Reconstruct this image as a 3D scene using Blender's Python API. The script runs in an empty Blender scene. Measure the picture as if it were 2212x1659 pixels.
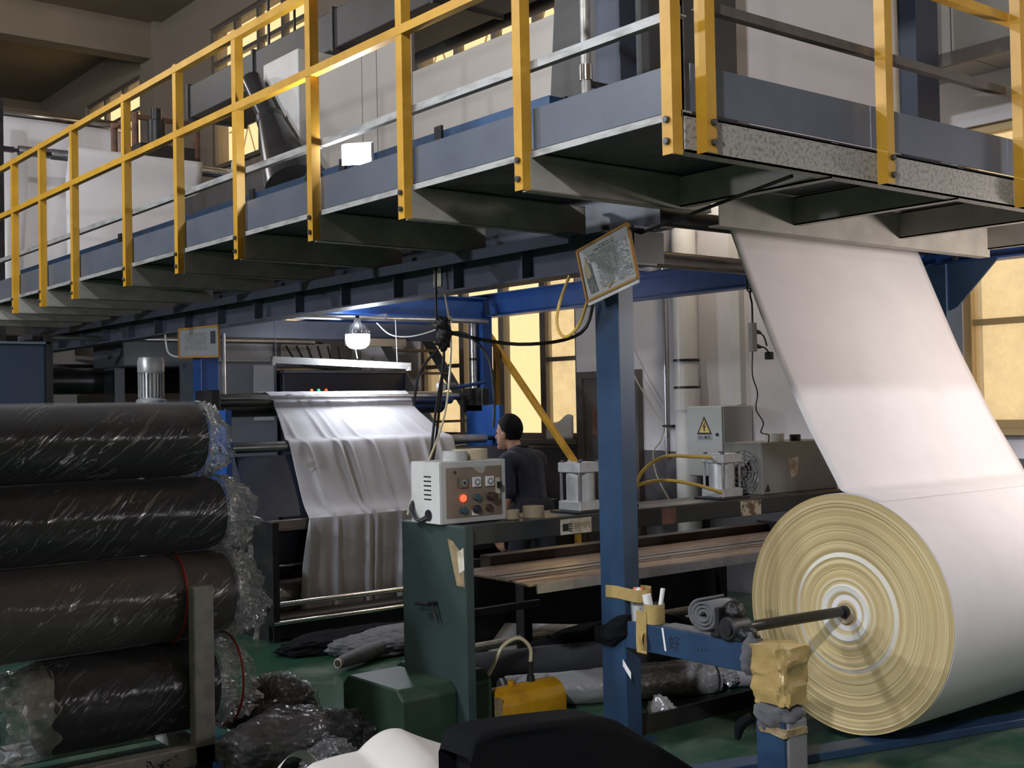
import bpy, bmesh, math, random
from math import sin, cos, pi, sqrt, radians, atan2
from mathutils import Vector, Matrix, noise, Quaternion

random.seed(7)
scene = bpy.context.scene
C = scene.collection

# ------------------------------------------------------------------ camera
cam_d = bpy.data.cameras.new('camera')
cam = bpy.data.objects.new('camera', cam_d)
C.objects.link(cam)
cam_d.sensor_width = 36.0
cam_d.lens = 36.0 * 2586.27 / 2212.0
cam_d.clip_end = 200
rt = Vector((0.78049936, -0.62483681, -0.01999269))
fw = Vector((0.62514227, 0.78029867, 0.01819715))
up = Vector((0.00423002, -0.02670114, 0.99963451))
cam.matrix_world = Matrix(((rt.x, up.x, -fw.x, 0), (rt.y, up.y, -fw.y, 0), (rt.z, up.z, -fw.z, 1.65), (0, 0, 0, 1)))
scene.camera = cam

# ------------------------------------------------------------------ world, exposure
world = bpy.data.worlds.new('evening_sky')
scene.world = world
world.use_nodes = True
wb = world.node_tree.nodes['Background']
wb.inputs['Color'].default_value = (1.0, 0.74, 0.38, 1)
wb.inputs['Strength'].default_value = 1.2
scene.view_settings.view_transform = 'Standard'
scene.view_settings.look = 'None'
scene.view_settings.exposure = 0.3
scene.view_settings.gamma = 1.0
scene.view_settings.use_curve_mapping = False
scene.cycles.max_bounces = 6
scene.cycles.transparent_max_bounces = 16
scene.cycles.sample_clamp_indirect = 4.0
scene.cycles.caustics_reflective = False
scene.cycles.caustics_refractive = False

def lamp(name, loc, energy, color, radius=0.15, kind='POINT', rot=None, size=None, spot=None):
    d = bpy.data.lights.new(name, kind)
    d.energy = energy
    d.color = color
    if kind == 'AREA':
        d.size = size[0]
        d.shape = 'RECTANGLE'
        d.size_y = size[1]
    else:
        d.shadow_soft_size = radius
    if kind == 'SPOT':
        d.spot_size = spot
        d.spot_blend = 0.5
    o = bpy.data.objects.new(name, d)
    o.location = loc
    if rot is not None:
        o.rotation_euler = rot
    C.objects.link(o)
    return o

# high-bay lamps of the neighbouring bays, hung from the ceiling left of and behind the camera, plus one added fill
lamp('bay_and_fill_light', (-4.4, -1.7, 6.3), 1900, (0.92, 0.95, 1.0), 0.20, 'SPOT', (0.55, -0.55, 0.0), spot=radians(150))
lamp('wall_light', (-5.0, 6.35, 3.1), 520, (0.88, 0.92, 1.0), 0.16)
lamp('wall_light', (-5.0, 7.7, 4.5), 480, (0.90, 0.94, 1.0), 0.10)
lamp('bay_and_fill_light', (1.5, 15.5, 6.8), 220, (0.96, 0.93, 0.93), 0.3)
lamp('bay_and_fill_light', (-1.2, 7.2, 6.4), 700, (0.84, 0.91, 1.0), 0.25)  # added overhead fill that lifts the tops of the wrapped rolls
# work lamp standing right of the big roll, below the platform, then an added front fill
lamp('work_and_fill_light', (6.5, 2.35, 2.22), 80, (1.0, 0.90, 0.85), 0.10)
lamp('work_and_fill_light', (5.2, -2.6, 2.6), 60, (1.0, 0.95, 0.92), 0.2)  # added fill from the front for the web and roll
# second work lamp, above the platform right of the frame
lamp('work_and_fill_light', (7.2, 6.6, 3.9), 60, (1.0, 0.88, 0.72), 0.15)

# ------------------------------------------------------------------ geometry helpers
class G:
    def __init__(s):
        s.v = []
        s.f = []
    def add(s, vs, fs):
        o = len(s.v)
        s.v += [tuple(p) for p in vs]
        s.f += [tuple(i + o for i in f) for f in fs]
        return s
    def box(s, x0, x1, y0, y1, z0, z1):
        return s.add([(x0, y0, z0), (x1, y0, z0), (x1, y1, z0), (x0, y1, z0), (x0, y0, z1), (x1, y0, z1), (x1, y1, z1), (x0, y1, z1)],
                     [(0, 3, 2, 1), (4, 5, 6, 7), (0, 1, 5, 4), (1, 2, 6, 5), (2, 3, 7, 6), (3, 0, 4, 7)])
    def bar(s, a, b, w, h, upv=(0, 0, 1)):
        a = Vector(a); b = Vector(b)
        d = (b - a).normalized()
        u = Vector(upv)
        if abs(d.dot(u)) > 0.98:
            u = Vector((1, 0, 0))
        r = d.cross(u).normalized() * (w / 2)
        t = r.cross(d).normalized() * (h / 2)
        vs = [a - r - t, a + r - t, a + r + t, a - r + t, b - r - t, b + r - t, b + r + t, b - r + t]
        return s.add(vs, [(0, 3, 2, 1), (4, 5, 6, 7), (0, 1, 5, 4), (1, 2, 6, 5), (2, 3, 7, 6), (3, 0, 4, 7)])
    def prism(s, poly, axis, a, b):
        n = len(poly)
        def P(p, t):
            if axis == 'x': return (t, p[0], p[1])
            if axis == 'y': return (p[0], t, p[1])
            return (p[0], p[1], t)
        vs = [P(p, a) for p in poly] + [P(p, b) for p in poly]
        fs = [tuple(range(n - 1, -1, -1)), tuple(range(n, 2 * n))]
        fs += [(i, (i + 1) % n, n + (i + 1) % n, n + i) for i in range(n)]
        return s.add(vs, fs)
    def tube(s, pts, r, n=10, sm=0):
        pts = [Vector(p) for p in pts]
        if sm:
            pts = spline(pts, sm)
        rr = r if isinstance(r, (list, tuple)) else [r] * len(pts)
        if len(rr) != len(pts):
            m = len(rr) - 1
            out = []
            for i in range(len(pts)):
                t = i / (len(pts) - 1) * m
                k = min(int(t), m - 1)
                out.append(rr[k] + (rr[k + 1] - rr[k]) * (t - k))
            rr = out
        o = len(s.v)
        d0 = (pts[1] - pts[0]).normalized()
        u = Vector((0, 0, 1)) if abs(d0.z) < 0.9 else Vector((1, 0, 0))
        u = (u - d0 * u.dot(d0)).normalized()
        for i, p in enumerate(pts):
            if i == 0: d = pts[1] - pts[0]
            elif i == len(pts) - 1: d = pts[-1] - pts[-2]
            else: d = pts[i + 1] - pts[i - 1]
            d = d.normalized() if d.length > 1e-9 else d0
            u = u - d * u.dot(d)
            u = u.normalized() if u.length > 1e-6 else Vector((1, 0, 0))
            w = d.cross(u)
            for k in range(n):
                a = 2 * pi * k / n
                s.v.append(tuple(p + (u * cos(a) + w * sin(a)) * rr[i]))
        for i in range(len(pts) - 1):
            for k in range(n):
                a = o + i * n + k; b = o + i * n + (k + 1) % n
                s.f.append((a, b, b + n, a + n))
        s.f.append(tuple(o + k for k in range(n - 1, -1, -1)))
        e = o + (len(pts) - 1) * n
        s.f.append(tuple(e + k for k in range(n)))
        return s
    def lathe(s, prof, c, axis='z', n=28):
        # prof: (t along axis, radius)
        o = len(s.v)
        for t, r in prof:
            for k in range(n):
                a = 2 * pi * k / n
                p, q = r * cos(a), r * sin(a)
                if axis == 'z': s.v.append((c[0] + p, c[1] + q, c[2] + t))
                elif axis == 'x': s.v.append((c[0] + t, c[1] + p, c[2] + q))
                else: s.v.append((c[0] + q, c[1] + t, c[2] + p))
        for i in range(len(prof) - 1):
            for k in range(n):
                a = o + i * n + k; b = o + i * n + (k + 1) % n
                s.f.append((a, b, b + n, a + n))
        s.f.append(tuple(o + k for k in range(n - 1, -1, -1)))
        e = o + (len(prof) - 1) * n
        s.f.append(tuple(e + k for k in range(n)))
        return s
    def grid(s, fn, nu, nv, wrap=False):
        o = len(s.v)
        for i in range(nu):
            for j in range(nv):
                s.v.append(tuple(fn(i / (nu - 1), j / (nv - 1) if not wrap else j / nv)))
        for i in range(nu - 1):
            for j in range(nv if wrap else nv - 1):
                a = o + i * nv + j; b = o + i * nv + (j + 1) % nv
                s.f.append((a, b, b + nv, a + nv))
        return s

def spline(pts, k):
    out = []
    n = len(pts)
    for i in range(n - 1):
        p0 = pts[max(i - 1, 0)]; p1 = pts[i]; p2 = pts[i + 1]; p3 = pts[min(i + 2, n - 1)]
        for j in range(k):
            t = j / k
            out.append(0.5 * ((2 * p1) + (p2 - p0) * t + (2 * p0 - 5 * p1 + 4 * p2 - p3) * t * t + (3 * p1 - p0 - 3 * p2 + p3) * t ** 3))
    out.append(pts[-1])
    return out

def tag(o, label=None, cat=None, group=None, kind=None):
    if label: o['label'] = label
    if cat: o['category'] = cat
    if group: o['group'] = group
    if kind: o['kind'] = kind
    return o

def mesh_of(name, g, mat, off=(0, 0, 0), smooth=False, bevel=0.0, ang=40):
    me = bpy.data.meshes.new(name)
    me.from_pydata([(p[0] - off[0], p[1] - off[1], p[2] - off[2]) for p in g.v], [], g.f)
    bm = bmesh.new()
    bm.from_mesh(me)
    bmesh.ops.recalc_face_normals(bm, faces=bm.faces)
    if bevel:
        bmesh.ops.bevel(bm, geom=list(bm.edges), offset=bevel, segments=1 if bevel < 0.01 else 2, profile=0.5, affect='EDGES', clamp_overlap=True)
    bm.to_mesh(me)
    bm.free()
    if smooth:
        me.polygons.foreach_set('use_smooth', [True] * len(me.polygons))
        if ang < 180:
            me.set_sharp_from_angle(angle=radians(ang))
    if mat:
        for m in (mat if isinstance(mat, (list, tuple)) else [mat]):
            me.materials.append(m)
    me.update()
    return me

def base_of(v):
    xs = [p[0] for p in v]; ys = [p[1] for p in v]; zs = [p[2] for p in v]
    return ((min(xs) + max(xs)) / 2, (min(ys) + max(ys)) / 2, min(zs))

def thing(name, label, cat, loc, group=None):
    o = bpy.data.objects.new(name, None)
    o.empty_display_size = 0.1
    o.location = loc
    C.objects.link(o)
    return tag(o, label, cat, group)

def root_of(o):
    while o.parent: o = o.parent
    return o

def part(name, g, mat, parent, smooth=False, bevel=0.0, ang=40, label=None):
    r = root_of(parent)
    me = mesh_of(name, g, mat, r.location, smooth, bevel, ang)
    o = bpy.data.objects.new(name, me)
    C.objects.link(o)
    o.parent = parent
    if label: o['label'] = label
    return o

def solo(name, g, mat, label=None, cat=None, smooth=False, bevel=0.0, ang=40, group=None, kind=None):
    b = base_of(g.v)
    me = mesh_of(name, g, mat, b, smooth, bevel, ang)
    o = bpy.data.objects.new(name, me)
    o.location = b
    C.objects.link(o)
    return tag(o, label, cat, group, kind)

def struct(name, g, mat, smooth=False, bevel=0.0):
    return solo(name, g, mat, kind='structure', smooth=smooth, bevel=bevel)

def solidify(o, t, off=0.0):
    m = o.modifiers.new('thickness', 'SOLIDIFY')
    m.thickness = t
    m.offset = off
    return o

def nz(x, y, z, s=1.0, seed=0.0):
    return noise.noise(Vector((x * s + seed, y * s - seed * 1.7, z * s + seed * 0.3)))

# ------------------------------------------------------------------ materials
def M(name, c, r=0.5, m=0.0, c2=None, scale=6.0, lo=0.4, hi=0.65, bump=0.0, bscale=60.0, chip=None, chip_t=0.68, chip_s=9.0, stretch=None, sheen=0.0, coat=0.0, spec=None, rvar=0.0, detail=5.0):
    mt = bpy.data.materials.new(name)
    mt.use_nodes = True
    nt = mt.node_tree
    N = nt.nodes; L = nt.links
    b = N['Principled BSDF']
    b.inputs['Base Color'].default_value = (*c, 1)
    b.inputs['Roughness'].default_value = r
    b.inputs['Metallic'].default_value = m
    if sheen: b.inputs['Sheen Weight'].default_value = sheen
    if coat:
        b.inputs['Coat Weight'].default_value = coat
        b.inputs['Coat Roughness'].default_value = 0.15
    if spec is not None: b.inputs['Specular IOR Level'].default_value = spec
    tc = N.new('ShaderNodeTexCoord')
    src = tc.outputs['Object']
    if stretch:
        mp = N.new('ShaderNodeMapping')
        mp.inputs['Scale'].default_value = stretch
        L.new(src, mp.inputs['Vector'])
        src = mp.outputs['Vector']
    def nse(sc, det=detail, rough=0.6):
        n = N.new('ShaderNodeTexNoise')
        n.inputs['Scale'].default_value = sc
        n.inputs['Detail'].default_value = det
        n.inputs['Roughness'].default_value = rough
        L.new(src, n.inputs['Vector'])
        return n.outputs['Fac']
    def ramp(fac, a, bb):
        n = N.new('ShaderNodeMapRange')
        n.inputs['From Min'].default_value = a
        n.inputs['From Max'].default_value = bb
        L.new(fac, n.inputs['Value'])
        return n.outputs['Result']
    col = None
    if c2 is not None:
        f = ramp(nse(scale), lo, hi)
        mx = N.new('ShaderNodeMix'); mx.data_type = 'RGBA'
        mx.inputs['A'].default_value = (*c, 1)
        mx.inputs['B'].default_value = (*c2, 1)
        L.new(f, mx.inputs['Factor'])
        col = mx.outputs['Result']
        if rvar:
            ma = N.new('ShaderNodeMapRange')
            ma.inputs['To Min'].default_value = r
            ma.inputs['To Max'].default_value = min(1, r + rvar)
            L.new(f, ma.inputs['Value'])
            L.new(ma.outputs['Result'], b.inputs['Roughness'])
    if chip is not None:
        f = ramp(nse(chip_s, 8, 0.72), chip_t, chip_t + 0.02)
        mx = N.new('ShaderNodeMix'); mx.data_type = 'RGBA'
        if col: L.new(col, mx.inputs['A'])
        else: mx.inputs['A'].default_value = (*c, 1)
        mx.inputs['B'].default_value = (*chip, 1)
        L.new(f, mx.inputs['Factor'])
        col = mx.outputs['Result']
    if col: L.new(col, b.inputs['Base Color'])
    if bump:
        bp = N.new('ShaderNodeBump')
        bp.inputs['Strength'].default_value = bump
        bp.inputs['Distance'].default_value = 0.01
        L.new(nse(bscale, 4), bp.inputs['Height'])
        L.new(bp.outputs['Normal'], b.inputs['Normal'])
    return mt

def emit(name, c, s):
    mt = bpy.data.materials.new(name)
    mt.use_nodes = True
    b = mt.node_tree.nodes['Principled BSDF']
    b.inputs['Base Color'].default_value = (*c, 1)
    b.inputs['Emission Color'].default_value = (*c, 1)
    b.inputs['Emission Strength'].default_value = s
    return mt

yellow = M('yellow_paint', (0.62, 0.33, 0.03), 0.42, c2=(0.52, 0.26, 0.02), scale=5, chip=(0.10, 0.06, 0.03), chip_t=0.71, chip_s=14)
yellow2 = M('yellow_handrail_paint', (0.55, 0.30, 0.03), 0.45, c2=(0.40, 0.20, 0.02), scale=7)
raw_angle = M('unpainted_angle_steel', (0.42, 0.41, 0.40), 0.55, 0.3, c2=(0.22, 0.21, 0.20), scale=24, lo=0.45, hi=0.7, stretch=(1, 0.25, 1))
slate = M('slate_paint', (0.105, 0.118, 0.150), 0.42, c2=(0.085, 0.095, 0.125), scale=3)
speck = M('speckled_primer', (0.36, 0.335, 0.30), 0.6, c2=(0.19, 0.175, 0.155), scale=62, lo=0.48, hi=0.62, bump=0.15, bscale=60)
primer = M('grey_primer', (0.36, 0.335, 0.295), 0.6, c2=(0.28, 0.26, 0.23), scale=6)
deckm = M('deck_plate', (0.10, 0.10, 0.11), 0.6, c2=(0.06, 0.06, 0.065), scale=8)
blue = M('blue_paint', (0.022, 0.056, 0.122), 0.42, c2=(0.017, 0.042, 0.092), scale=4, chip=(0.03, 0.025, 0.03), chip_t=0.70, chip_s=7)
blue_b = M('bright_blue_paint', (0.024, 0.090, 0.32), 0.38, c2=(0.018, 0.068, 0.25), scale=4)
blue_g = M('grey_blue_paint', (0.100, 0.110, 0.150), 0.42, c2=(0.080, 0.088, 0.122), scale=4)
green = M('dark_green_paint', (0.034, 0.056, 0.053), 0.45, c2=(0.026, 0.044, 0.042), scale=5, chip=(0.22, 0.25, 0.24), chip_t=0.74, chip_s=10)
green_l = M('cover_green_paint', (0.022, 0.050, 0.030), 0.5, c2=(0.016, 0.036, 0.022), scale=6)
blackm = M('black_machine_steel', (0.016, 0.016, 0.019), 0.4, 0.2, c2=(0.03, 0.028, 0.028), scale=7)
oily = M('oily_brown_steel', (0.07, 0.05, 0.042), 0.32, 0.5, c2=(0.03, 0.024, 0.022), scale=5, stretch=(0.4, 4, 4))
copper = M('worn_plate_steel', (0.52, 0.40, 0.31), 0.26, 0.8, c2=(0.26, 0.17, 0.125), scale=3, stretch=(0.7, 6, 6), rvar=0.25)
steel = M('brushed_steel', (0.55, 0.55, 0.57), 0.3, 0.9, c2=(0.40, 0.40, 0.42), scale=10)
chrome = M('chrome', (0.75, 0.75, 0.77), 0.14, 1.0)
brownsteel = M('tarnished_roller_steel', (0.42, 0.38, 0.35), 0.32, 0.8, c2=(0.28, 0.24, 0.21), scale=4, stretch=(1, 8, 8))
alu = M('cast_aluminium', (0.62, 0.63, 0.65), 0.38, 0.55, c2=(0.50, 0.51, 0.53), scale=12)
rubber = M('black_rubber', (0.012, 0.012, 0.013), 0.5)
bolt_m = M('dark_bolt_steel', (0.10, 0.105, 0.12), 0.35, 0.7)
white_fab = M('white_fabric', (0.78, 0.74, 0.75), 0.85, c2=(0.74, 0.70, 0.71), scale=3, sheen=0.15, bump=0.03, bscale=400)
grey_fab = M('pale_grey_fabric', (0.50, 0.485, 0.515), 0.75, c2=(0.46, 0.445, 0.475), scale=4, sheen=0.2, bump=0.03, bscale=500)
hem_fab = M('fabric_underside', (0.42, 0.44, 0.45), 0.8)
black_fab = M('black_fabric', (0.0045, 0.005, 0.0065), 0.9, spec=0.15, sheen=0.0, bump=0.04, bscale=500)
dark_fab = M('charcoal_fabric', (0.022, 0.024, 0.032), 0.8, c2=(0.016, 0.017, 0.022), scale=5, sheen=0.1)
brown_fab = M('mauve_brown_fabric', (0.12, 0.10, 0.105), 0.85, c2=(0.10, 0.085, 0.09), scale=4, sheen=0.15)
mid_fab = M('grey_felt', (0.115, 0.115, 0.125), 0.9, c2=(0.08, 0.08, 0.088), scale=9, sheen=0.15)
taupe_fab = M('taupe_fabric', (0.30, 0.275, 0.265), 0.85, c2=(0.25, 0.23, 0.22), scale=6)
kraft = M('kraft_tape', (0.47, 0.33, 0.125), 0.30, c2=(0.38, 0.26, 0.10), scale=7, bump=0.5, bscale=14, coat=0.3)
kraft_old = M('worn_brown_tape', (0.36, 0.27, 0.15), 0.45, c2=(0.22, 0.16, 0.09), scale=16)
tape_brown = M('brown_tape_roll', (0.30, 0.24, 0.16), 0.4)
tape_tan = M('tan_tape_roll', (0.50, 0.42, 0.28), 0.3)
card = M('cardboard', (0.42, 0.33, 0.23), 0.8)
paper = M('white_paper', (0.80, 0.79, 0.80), 0.7)
dirty_paper = M('dirty_paper', (0.62, 0.58, 0.48), 0.7, c2=(0.36, 0.28, 0.18), scale=12)
ink = M('black_ink', (0.02, 0.02, 0.022), 0.7)
ink_b = M('dark_marker', (0.004, 0.008, 0.02), 0.7)
beige_box = M('grey_enamel', (0.46, 0.46, 0.45), 0.45, c2=(0.40, 0.40, 0.385), scale=4, chip=(0.25, 0.24, 0.22), chip_t=0.73)
beige_side = M('pale_enamel', (0.62, 0.61, 0.59), 0.5, c2=(0.52, 0.51, 0.49), scale=4)
panel_br = M('brown_panel_foil', (0.25, 0.195, 0.145), 0.35, 0.3, c2=(0.20, 0.155, 0.115), scale=4)
cream = M('cream_sheet_metal', (0.36, 0.32, 0.285), 0.55, c2=(0.32, 0.285, 0.25), scale=1.5)
dkpanel = M('dark_sheet_metal', (0.052, 0.048, 0.046), 0.5, c2=(0.040, 0.037, 0.035), scale=3)
wallw = M('ceiling_plaster', (0.23, 0.18, 0.13), 0.9, c2=(0.19, 0.15, 0.105), scale=0.7)
skin = M('skin', (0.52, 0.28, 0.19), 0.55, c2=(0.45, 0.23, 0.155), scale=14)
hair = M('black_hair', (0.0045, 0.004, 0.004), 0.7, spec=0.2, bump=0.6, bscale=160)
navy = M('navy_cotton', (0.012, 0.014, 0.032), 0.85, c2=(0.016, 0.018, 0.040), scale=8, sheen=0.1)
trouser = M('dark_trouser', (0.015, 0.016, 0.024), 0.9)
pvc = M('white_pvc_pipe', (0.66, 0.64, 0.62), 0.35, c2=(0.58, 0.56, 0.53), scale=3)
whitep = M('white_plastic', (0.75, 0.75, 0.74), 0.4)
red_p = M('red_strap', (0.42, 0.035, 0.02), 0.5)
navy_panel = M('navy_board', (0.028, 0.032, 0.055), 0.4, c2=(0.022, 0.025, 0.043), scale=3)
tank_y = M('yellow_enamel', (0.58, 0.30, 0.012), 0.32, c2=(0.42, 0.20, 0.01), scale=6, coat=0.3)
hose_y = M('yellow_hose', (0.72, 0.47, 0.10), 0.35)
hose_c = M('clear_hose', (0.55, 0.48, 0.32), 0.2)
teal_box = M('teal_enamel', (0.035, 0.085, 0.11), 0.45)
wframe = M('window_frame_aluminium', (0.15, 0.13, 0.115), 0.5, 0.2)
wframe_y = M('window_frame_tan', (0.46, 0.33, 0.16), 0.5)
rack_m = M('scuffed_white_rack', (0.34, 0.34, 0.32), 0.6, c2=(0.22, 0.22, 0.21), scale=9, chip=(0.02, 0.02, 0.02), chip_t=0.70, chip_s=8)
duct_al = M('aluminium_duct_skin', (0.46, 0.44, 0.41), 0.38, 0.45, c2=(0.40, 0.38, 0.35), scale=2)
rust = M('rusty_steel', (0.20, 0.10, 0.06), 0.7, c2=(0.12, 0.06, 0.04), scale=12)
sky_blue = M('blue_rag', (0.03, 0.16, 0.55), 0.7)
scrap_w = M('white_foam_sheet', (0.70, 0.66, 0.63), 0.7, c2=(0.66, 0.62, 0.59), scale=2)
led = emit('led_white', (0.92, 0.95, 1.0), 22.0)
led_flood = emit('led_flood_white', (0.95, 0.97, 1.0), 40.0)
red_lamp = emit('red_lamp', (1.0, 0.05, 0.02), 3.0)
green_lamp = emit('green_lamp', (0.05, 0.8, 0.3), 1.2)
orange_lamp = emit('orange_lamp', (1.0, 0.22, 0.05), 1.2)
red_digit = emit('red_digits', (1.0, 0.06, 0.03), 3.5)

# wall paint: white above a grey painted dado
def wall_mat():
    mt = M('wall_paint', (0.60, 0.575, 0.60), 0.85, c2=(0.54, 0.515, 0.535), scale=1.2)
    nt = mt.node_tree; N = nt.nodes; L = nt.links
    b = N['Principled BSDF']
    old = b.inputs['Base Color'].links[0].from_socket
    tc = N.new('ShaderNodeTexCoord')
    sp = N.new('ShaderNodeSeparateXYZ')
    L.new(tc.outputs['Object'], sp.inputs['Vector'])
    def step(edge):
        g = N.new('ShaderNodeMath'); g.operation = 'GREATER_THAN'
        g.inputs[1].default_value = edge
        L.new(sp.outputs['Z'], g.inputs[0])
        return g.outputs[0]
    m1 = N.new('ShaderNodeMix'); m1.data_type = 'RGBA'
    m1.inputs['A'].default_value = (0.085, 0.08, 0.088, 1)
    L.new(step(1.21), m1.inputs['Factor']); L.new(old, m1.inputs['B'])
    m2 = N.new('ShaderNodeMix'); m2.data_type = 'RGBA'
    L.new(step(4.6), m2.inputs['Factor']); L.new(m1.outputs['Result'], m2.inputs['A'])
    m2.inputs['B'].default_value = (0.25, 0.205, 0.16, 1)
    L.new(m2.outputs['Result'], b.inputs['Base Color'])
    return mt
wall_paint = wall_mat()

# epoxy floor, dusty and scuffed
def floor_mat():
    mt = M('green_epoxy', (0.024, 0.072, 0.046), 0.16, c2=(0.12, 0.14, 0.10), scale=1.6, lo=0.50, hi=0.80, rvar=0.35, detail=7)
    return mt
floor_m = floor_mat()

# thin clear film: mirror-like streaks over a see-through sheet
def film_mat(name, base=0.10, tint=(0.95, 0.95, 1.0), rough=0.16, wr=9.0, amt=0.55, stretch=(1, 1, 1), fres=0.7, dif=0.30, ridge=0.06, uv=False):
    mt = bpy.data.materials.new(name)
    mt.use_nodes = True
    nt = mt.node_tree; N = nt.nodes; L = nt.links
    for n in list(N): N.remove(n)
    out = N.new('ShaderNodeOutputMaterial')
    mix = N.new('ShaderNodeMixShader')
    tr = N.new('ShaderNodeBsdfTransparent')
    gl = N.new('ShaderNodeBsdfGlossy')
    gl.inputs['Color'].default_value = (*tint, 1)
    gl.inputs['Roughness'].default_value = rough
    df = N.new('ShaderNodeBsdfDiffuse')
    df.inputs['Color'].default_value = (0.82, 0.82, 0.86, 1)
    mix2 = N.new('ShaderNodeMixShader')
    mix2.inputs['Fac'].default_value = dif
    L.new(gl.outputs[0], mix2.inputs[1]); L.new(df.outputs[0], mix2.inputs[2])
    tc = N.new('ShaderNodeTexCoord')
    mp = N.new('ShaderNodeMapping')
    mp.inputs['Scale'].default_value = stretch
    mp.inputs['Rotation'].default_value = (0, 0, -0.75) if uv else (0.5, 0.3, 0.6)
    if uv: mp.vector_type = 'TEXTURE'; mp.inputs['Scale'].default_value = (1 / stretch[0], 1 / stretch[1], 1)
    L.new(tc.outputs['UV' if uv else 'Object'], mp.inputs['Vector'])
    n1 = N.new('ShaderNodeTexNoise')
    n1.inputs['Scale'].default_value = wr; n1.inputs['Detail'].default_value = 5; n1.inputs['Distortion'].default_value = 1.2
    L.new(mp.outputs['Vector'], n1.inputs['Vector'])
    # ridges: 1 - |2n-1|
    a1 = N.new('ShaderNodeMath'); a1.operation = 'MULTIPLY_ADD'; a1.inputs[1].default_value = 2; a1.inputs[2].default_value = -1
    L.new(n1.outputs['Fac'], a1.inputs[0])
    a2 = N.new('ShaderNodeMath'); a2.operation = 'ABSOLUTE'; L.new(a1.outputs[0], a2.inputs[0])
    mr = N.new('ShaderNodeMapRange')
    mr.inputs['From Min'].default_value = 0.0; mr.inputs['From Max'].default_value = ridge
    mr.inputs['To Min'].default_value = 1.0; mr.inputs['To Max'].default_value = 0.0
    L.new(a2.outputs[0], mr.inputs['Value'])
    n2 = N.new('ShaderNodeTexNoise'); n2.inputs['Scale'].default_value = 3.0; n2.inputs['Detail'].default_value = 2
    L.new(tc.outputs['Object'], n2.inputs['Vector'])
    mk = N.new('ShaderNodeMapRange'); mk.inputs['From Min'].default_value = 0.45; mk.inputs['From Max'].default_value = 0.7
    L.new(n2.outputs['Fac'], mk.inputs['Value'])
    mm = N.new('ShaderNodeMath'); mm.operation = 'MULTIPLY'
    L.new(mr.outputs['Result'], mm.inputs[0]); L.new(mk.outputs['Result'], mm.inputs[1])
    fr = N.new('ShaderNodeFresnel'); fr.inputs['IOR'].default_value = 1.35
    ma = N.new('ShaderNodeMath'); ma.operation = 'MULTIPLY_ADD'; ma.inputs[1].default_value = amt
    L.new(mm.outputs[0], ma.inputs[0])
    fa = N.new('ShaderNodeMath'); fa.operation = 'MULTIPLY_ADD'; fa.inputs[1].default_value = fres; fa.inputs[2].default_value = base
    L.new(fr.outputs[0], fa.inputs[0]); L.new(fa.outputs[0], ma.inputs[2])
    ma.use_clamp = True
    L.new(ma.outputs[0], mix.inputs['Fac'])
    bp = N.new('ShaderNodeBump'); bp.inputs['Strength'].default_value = 0.8; bp.inputs['Distance'].default_value = 0.012
    L.new(n1.outputs['Fac'], bp.inputs['Height'])
    L.new(bp.outputs['Normal'], gl.inputs['Normal'])
    L.new(tr.outputs[0], mix.inputs[1]); L.new(mix2.outputs[0], mix.inputs[2])
    L.new(mix.outputs[0], out.inputs['Surface'])
    return mt
film = film_mat('plastic_film', 0.045, wr=6, amt=0.75, stretch=(0.35, 2.6, 1), fres=0.40, ridge=0.030, uv=True)
film_c = film_mat('crumpled_plastic_film', 0.40, wr=16, amt=0.6, dif=0.62)
film_fl = film_mat('loose_plastic_film', 0.05, wr=12, amt=0.6, fres=0.5)

def glass_mat(name, haze, col):
    mt = bpy.data.materials.new(name)
    mt.use_nodes = True
    nt = mt.node_tree; N = nt.nodes; L = nt.links
    for n in list(N): N.remove(n)
    out = N.new('ShaderNodeOutputMaterial')
    tr = N.new('ShaderNodeBsdfTransparent'); tr.inputs['Color'].default_value = (*col, 1)
    gl = N.new('ShaderNodeBsdfGlossy'); gl.inputs['Roughness'].default_value = 0.05
    tl = N.new('ShaderNodeBsdfTranslucent'); tl.inputs['Color'].default_value = (0.8, 0.78, 0.74, 1)
    df = N.new('ShaderNodeBsdfDiffuse'); df.inputs['Color'].default_value = (0.45, 0.43, 0.42, 1)
    m0 = N.new('ShaderNodeMixShader'); m0.inputs['Fac'].default_value = 0.4
    L.new(tl.outputs[0], m0.inputs[1]); L.new(df.outputs[0], m0.inputs[2])
    m1 = N.new('ShaderNodeMixShader')
    tc = N.new('ShaderNodeTexCoord')
    n = N.new('ShaderNodeTexNoise'); n.inputs['Scale'].default_value = 6; n.inputs['Detail'].default_value = 8; n.inputs['Roughness'].default_value = 0.75
    L.new(tc.outputs['Object'], n.inputs['Vector'])
    mr = N.new('ShaderNodeMapRange'); mr.inputs['From Min'].default_value = 0.35; mr.inputs['From Max'].default_value = 0.75
    mr.inputs['To Min'].default_value = haze * 0.6; mr.inputs['To Max'].default_value = min(1, haze * 1.4)
    L.new(n.outputs['Fac'], mr.inputs['Value'])
    L.new(mr.outputs['Result'], m1.inputs['Fac'])
    L.new(tr.outputs[0], m1.inputs[1]); L.new(m0.outputs[0], m1.inputs[2])
    m2 = N.new('ShaderNodeMixShader'); m2.inputs['Fac'].default_value = 0.05
    L.new(m1.outputs[0], m2.inputs[1]); L.new(gl.outputs[0], m2.inputs[2])
    L.new(m2.outputs[0], out.inputs['Surface'])
    return mt
glass = glass_mat('window_glass', 0.06, (0.98, 0.97, 0.95))
glass_d = glass_mat('dusty_window_glass', 0.30, (0.95, 0.94, 0.92))

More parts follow.
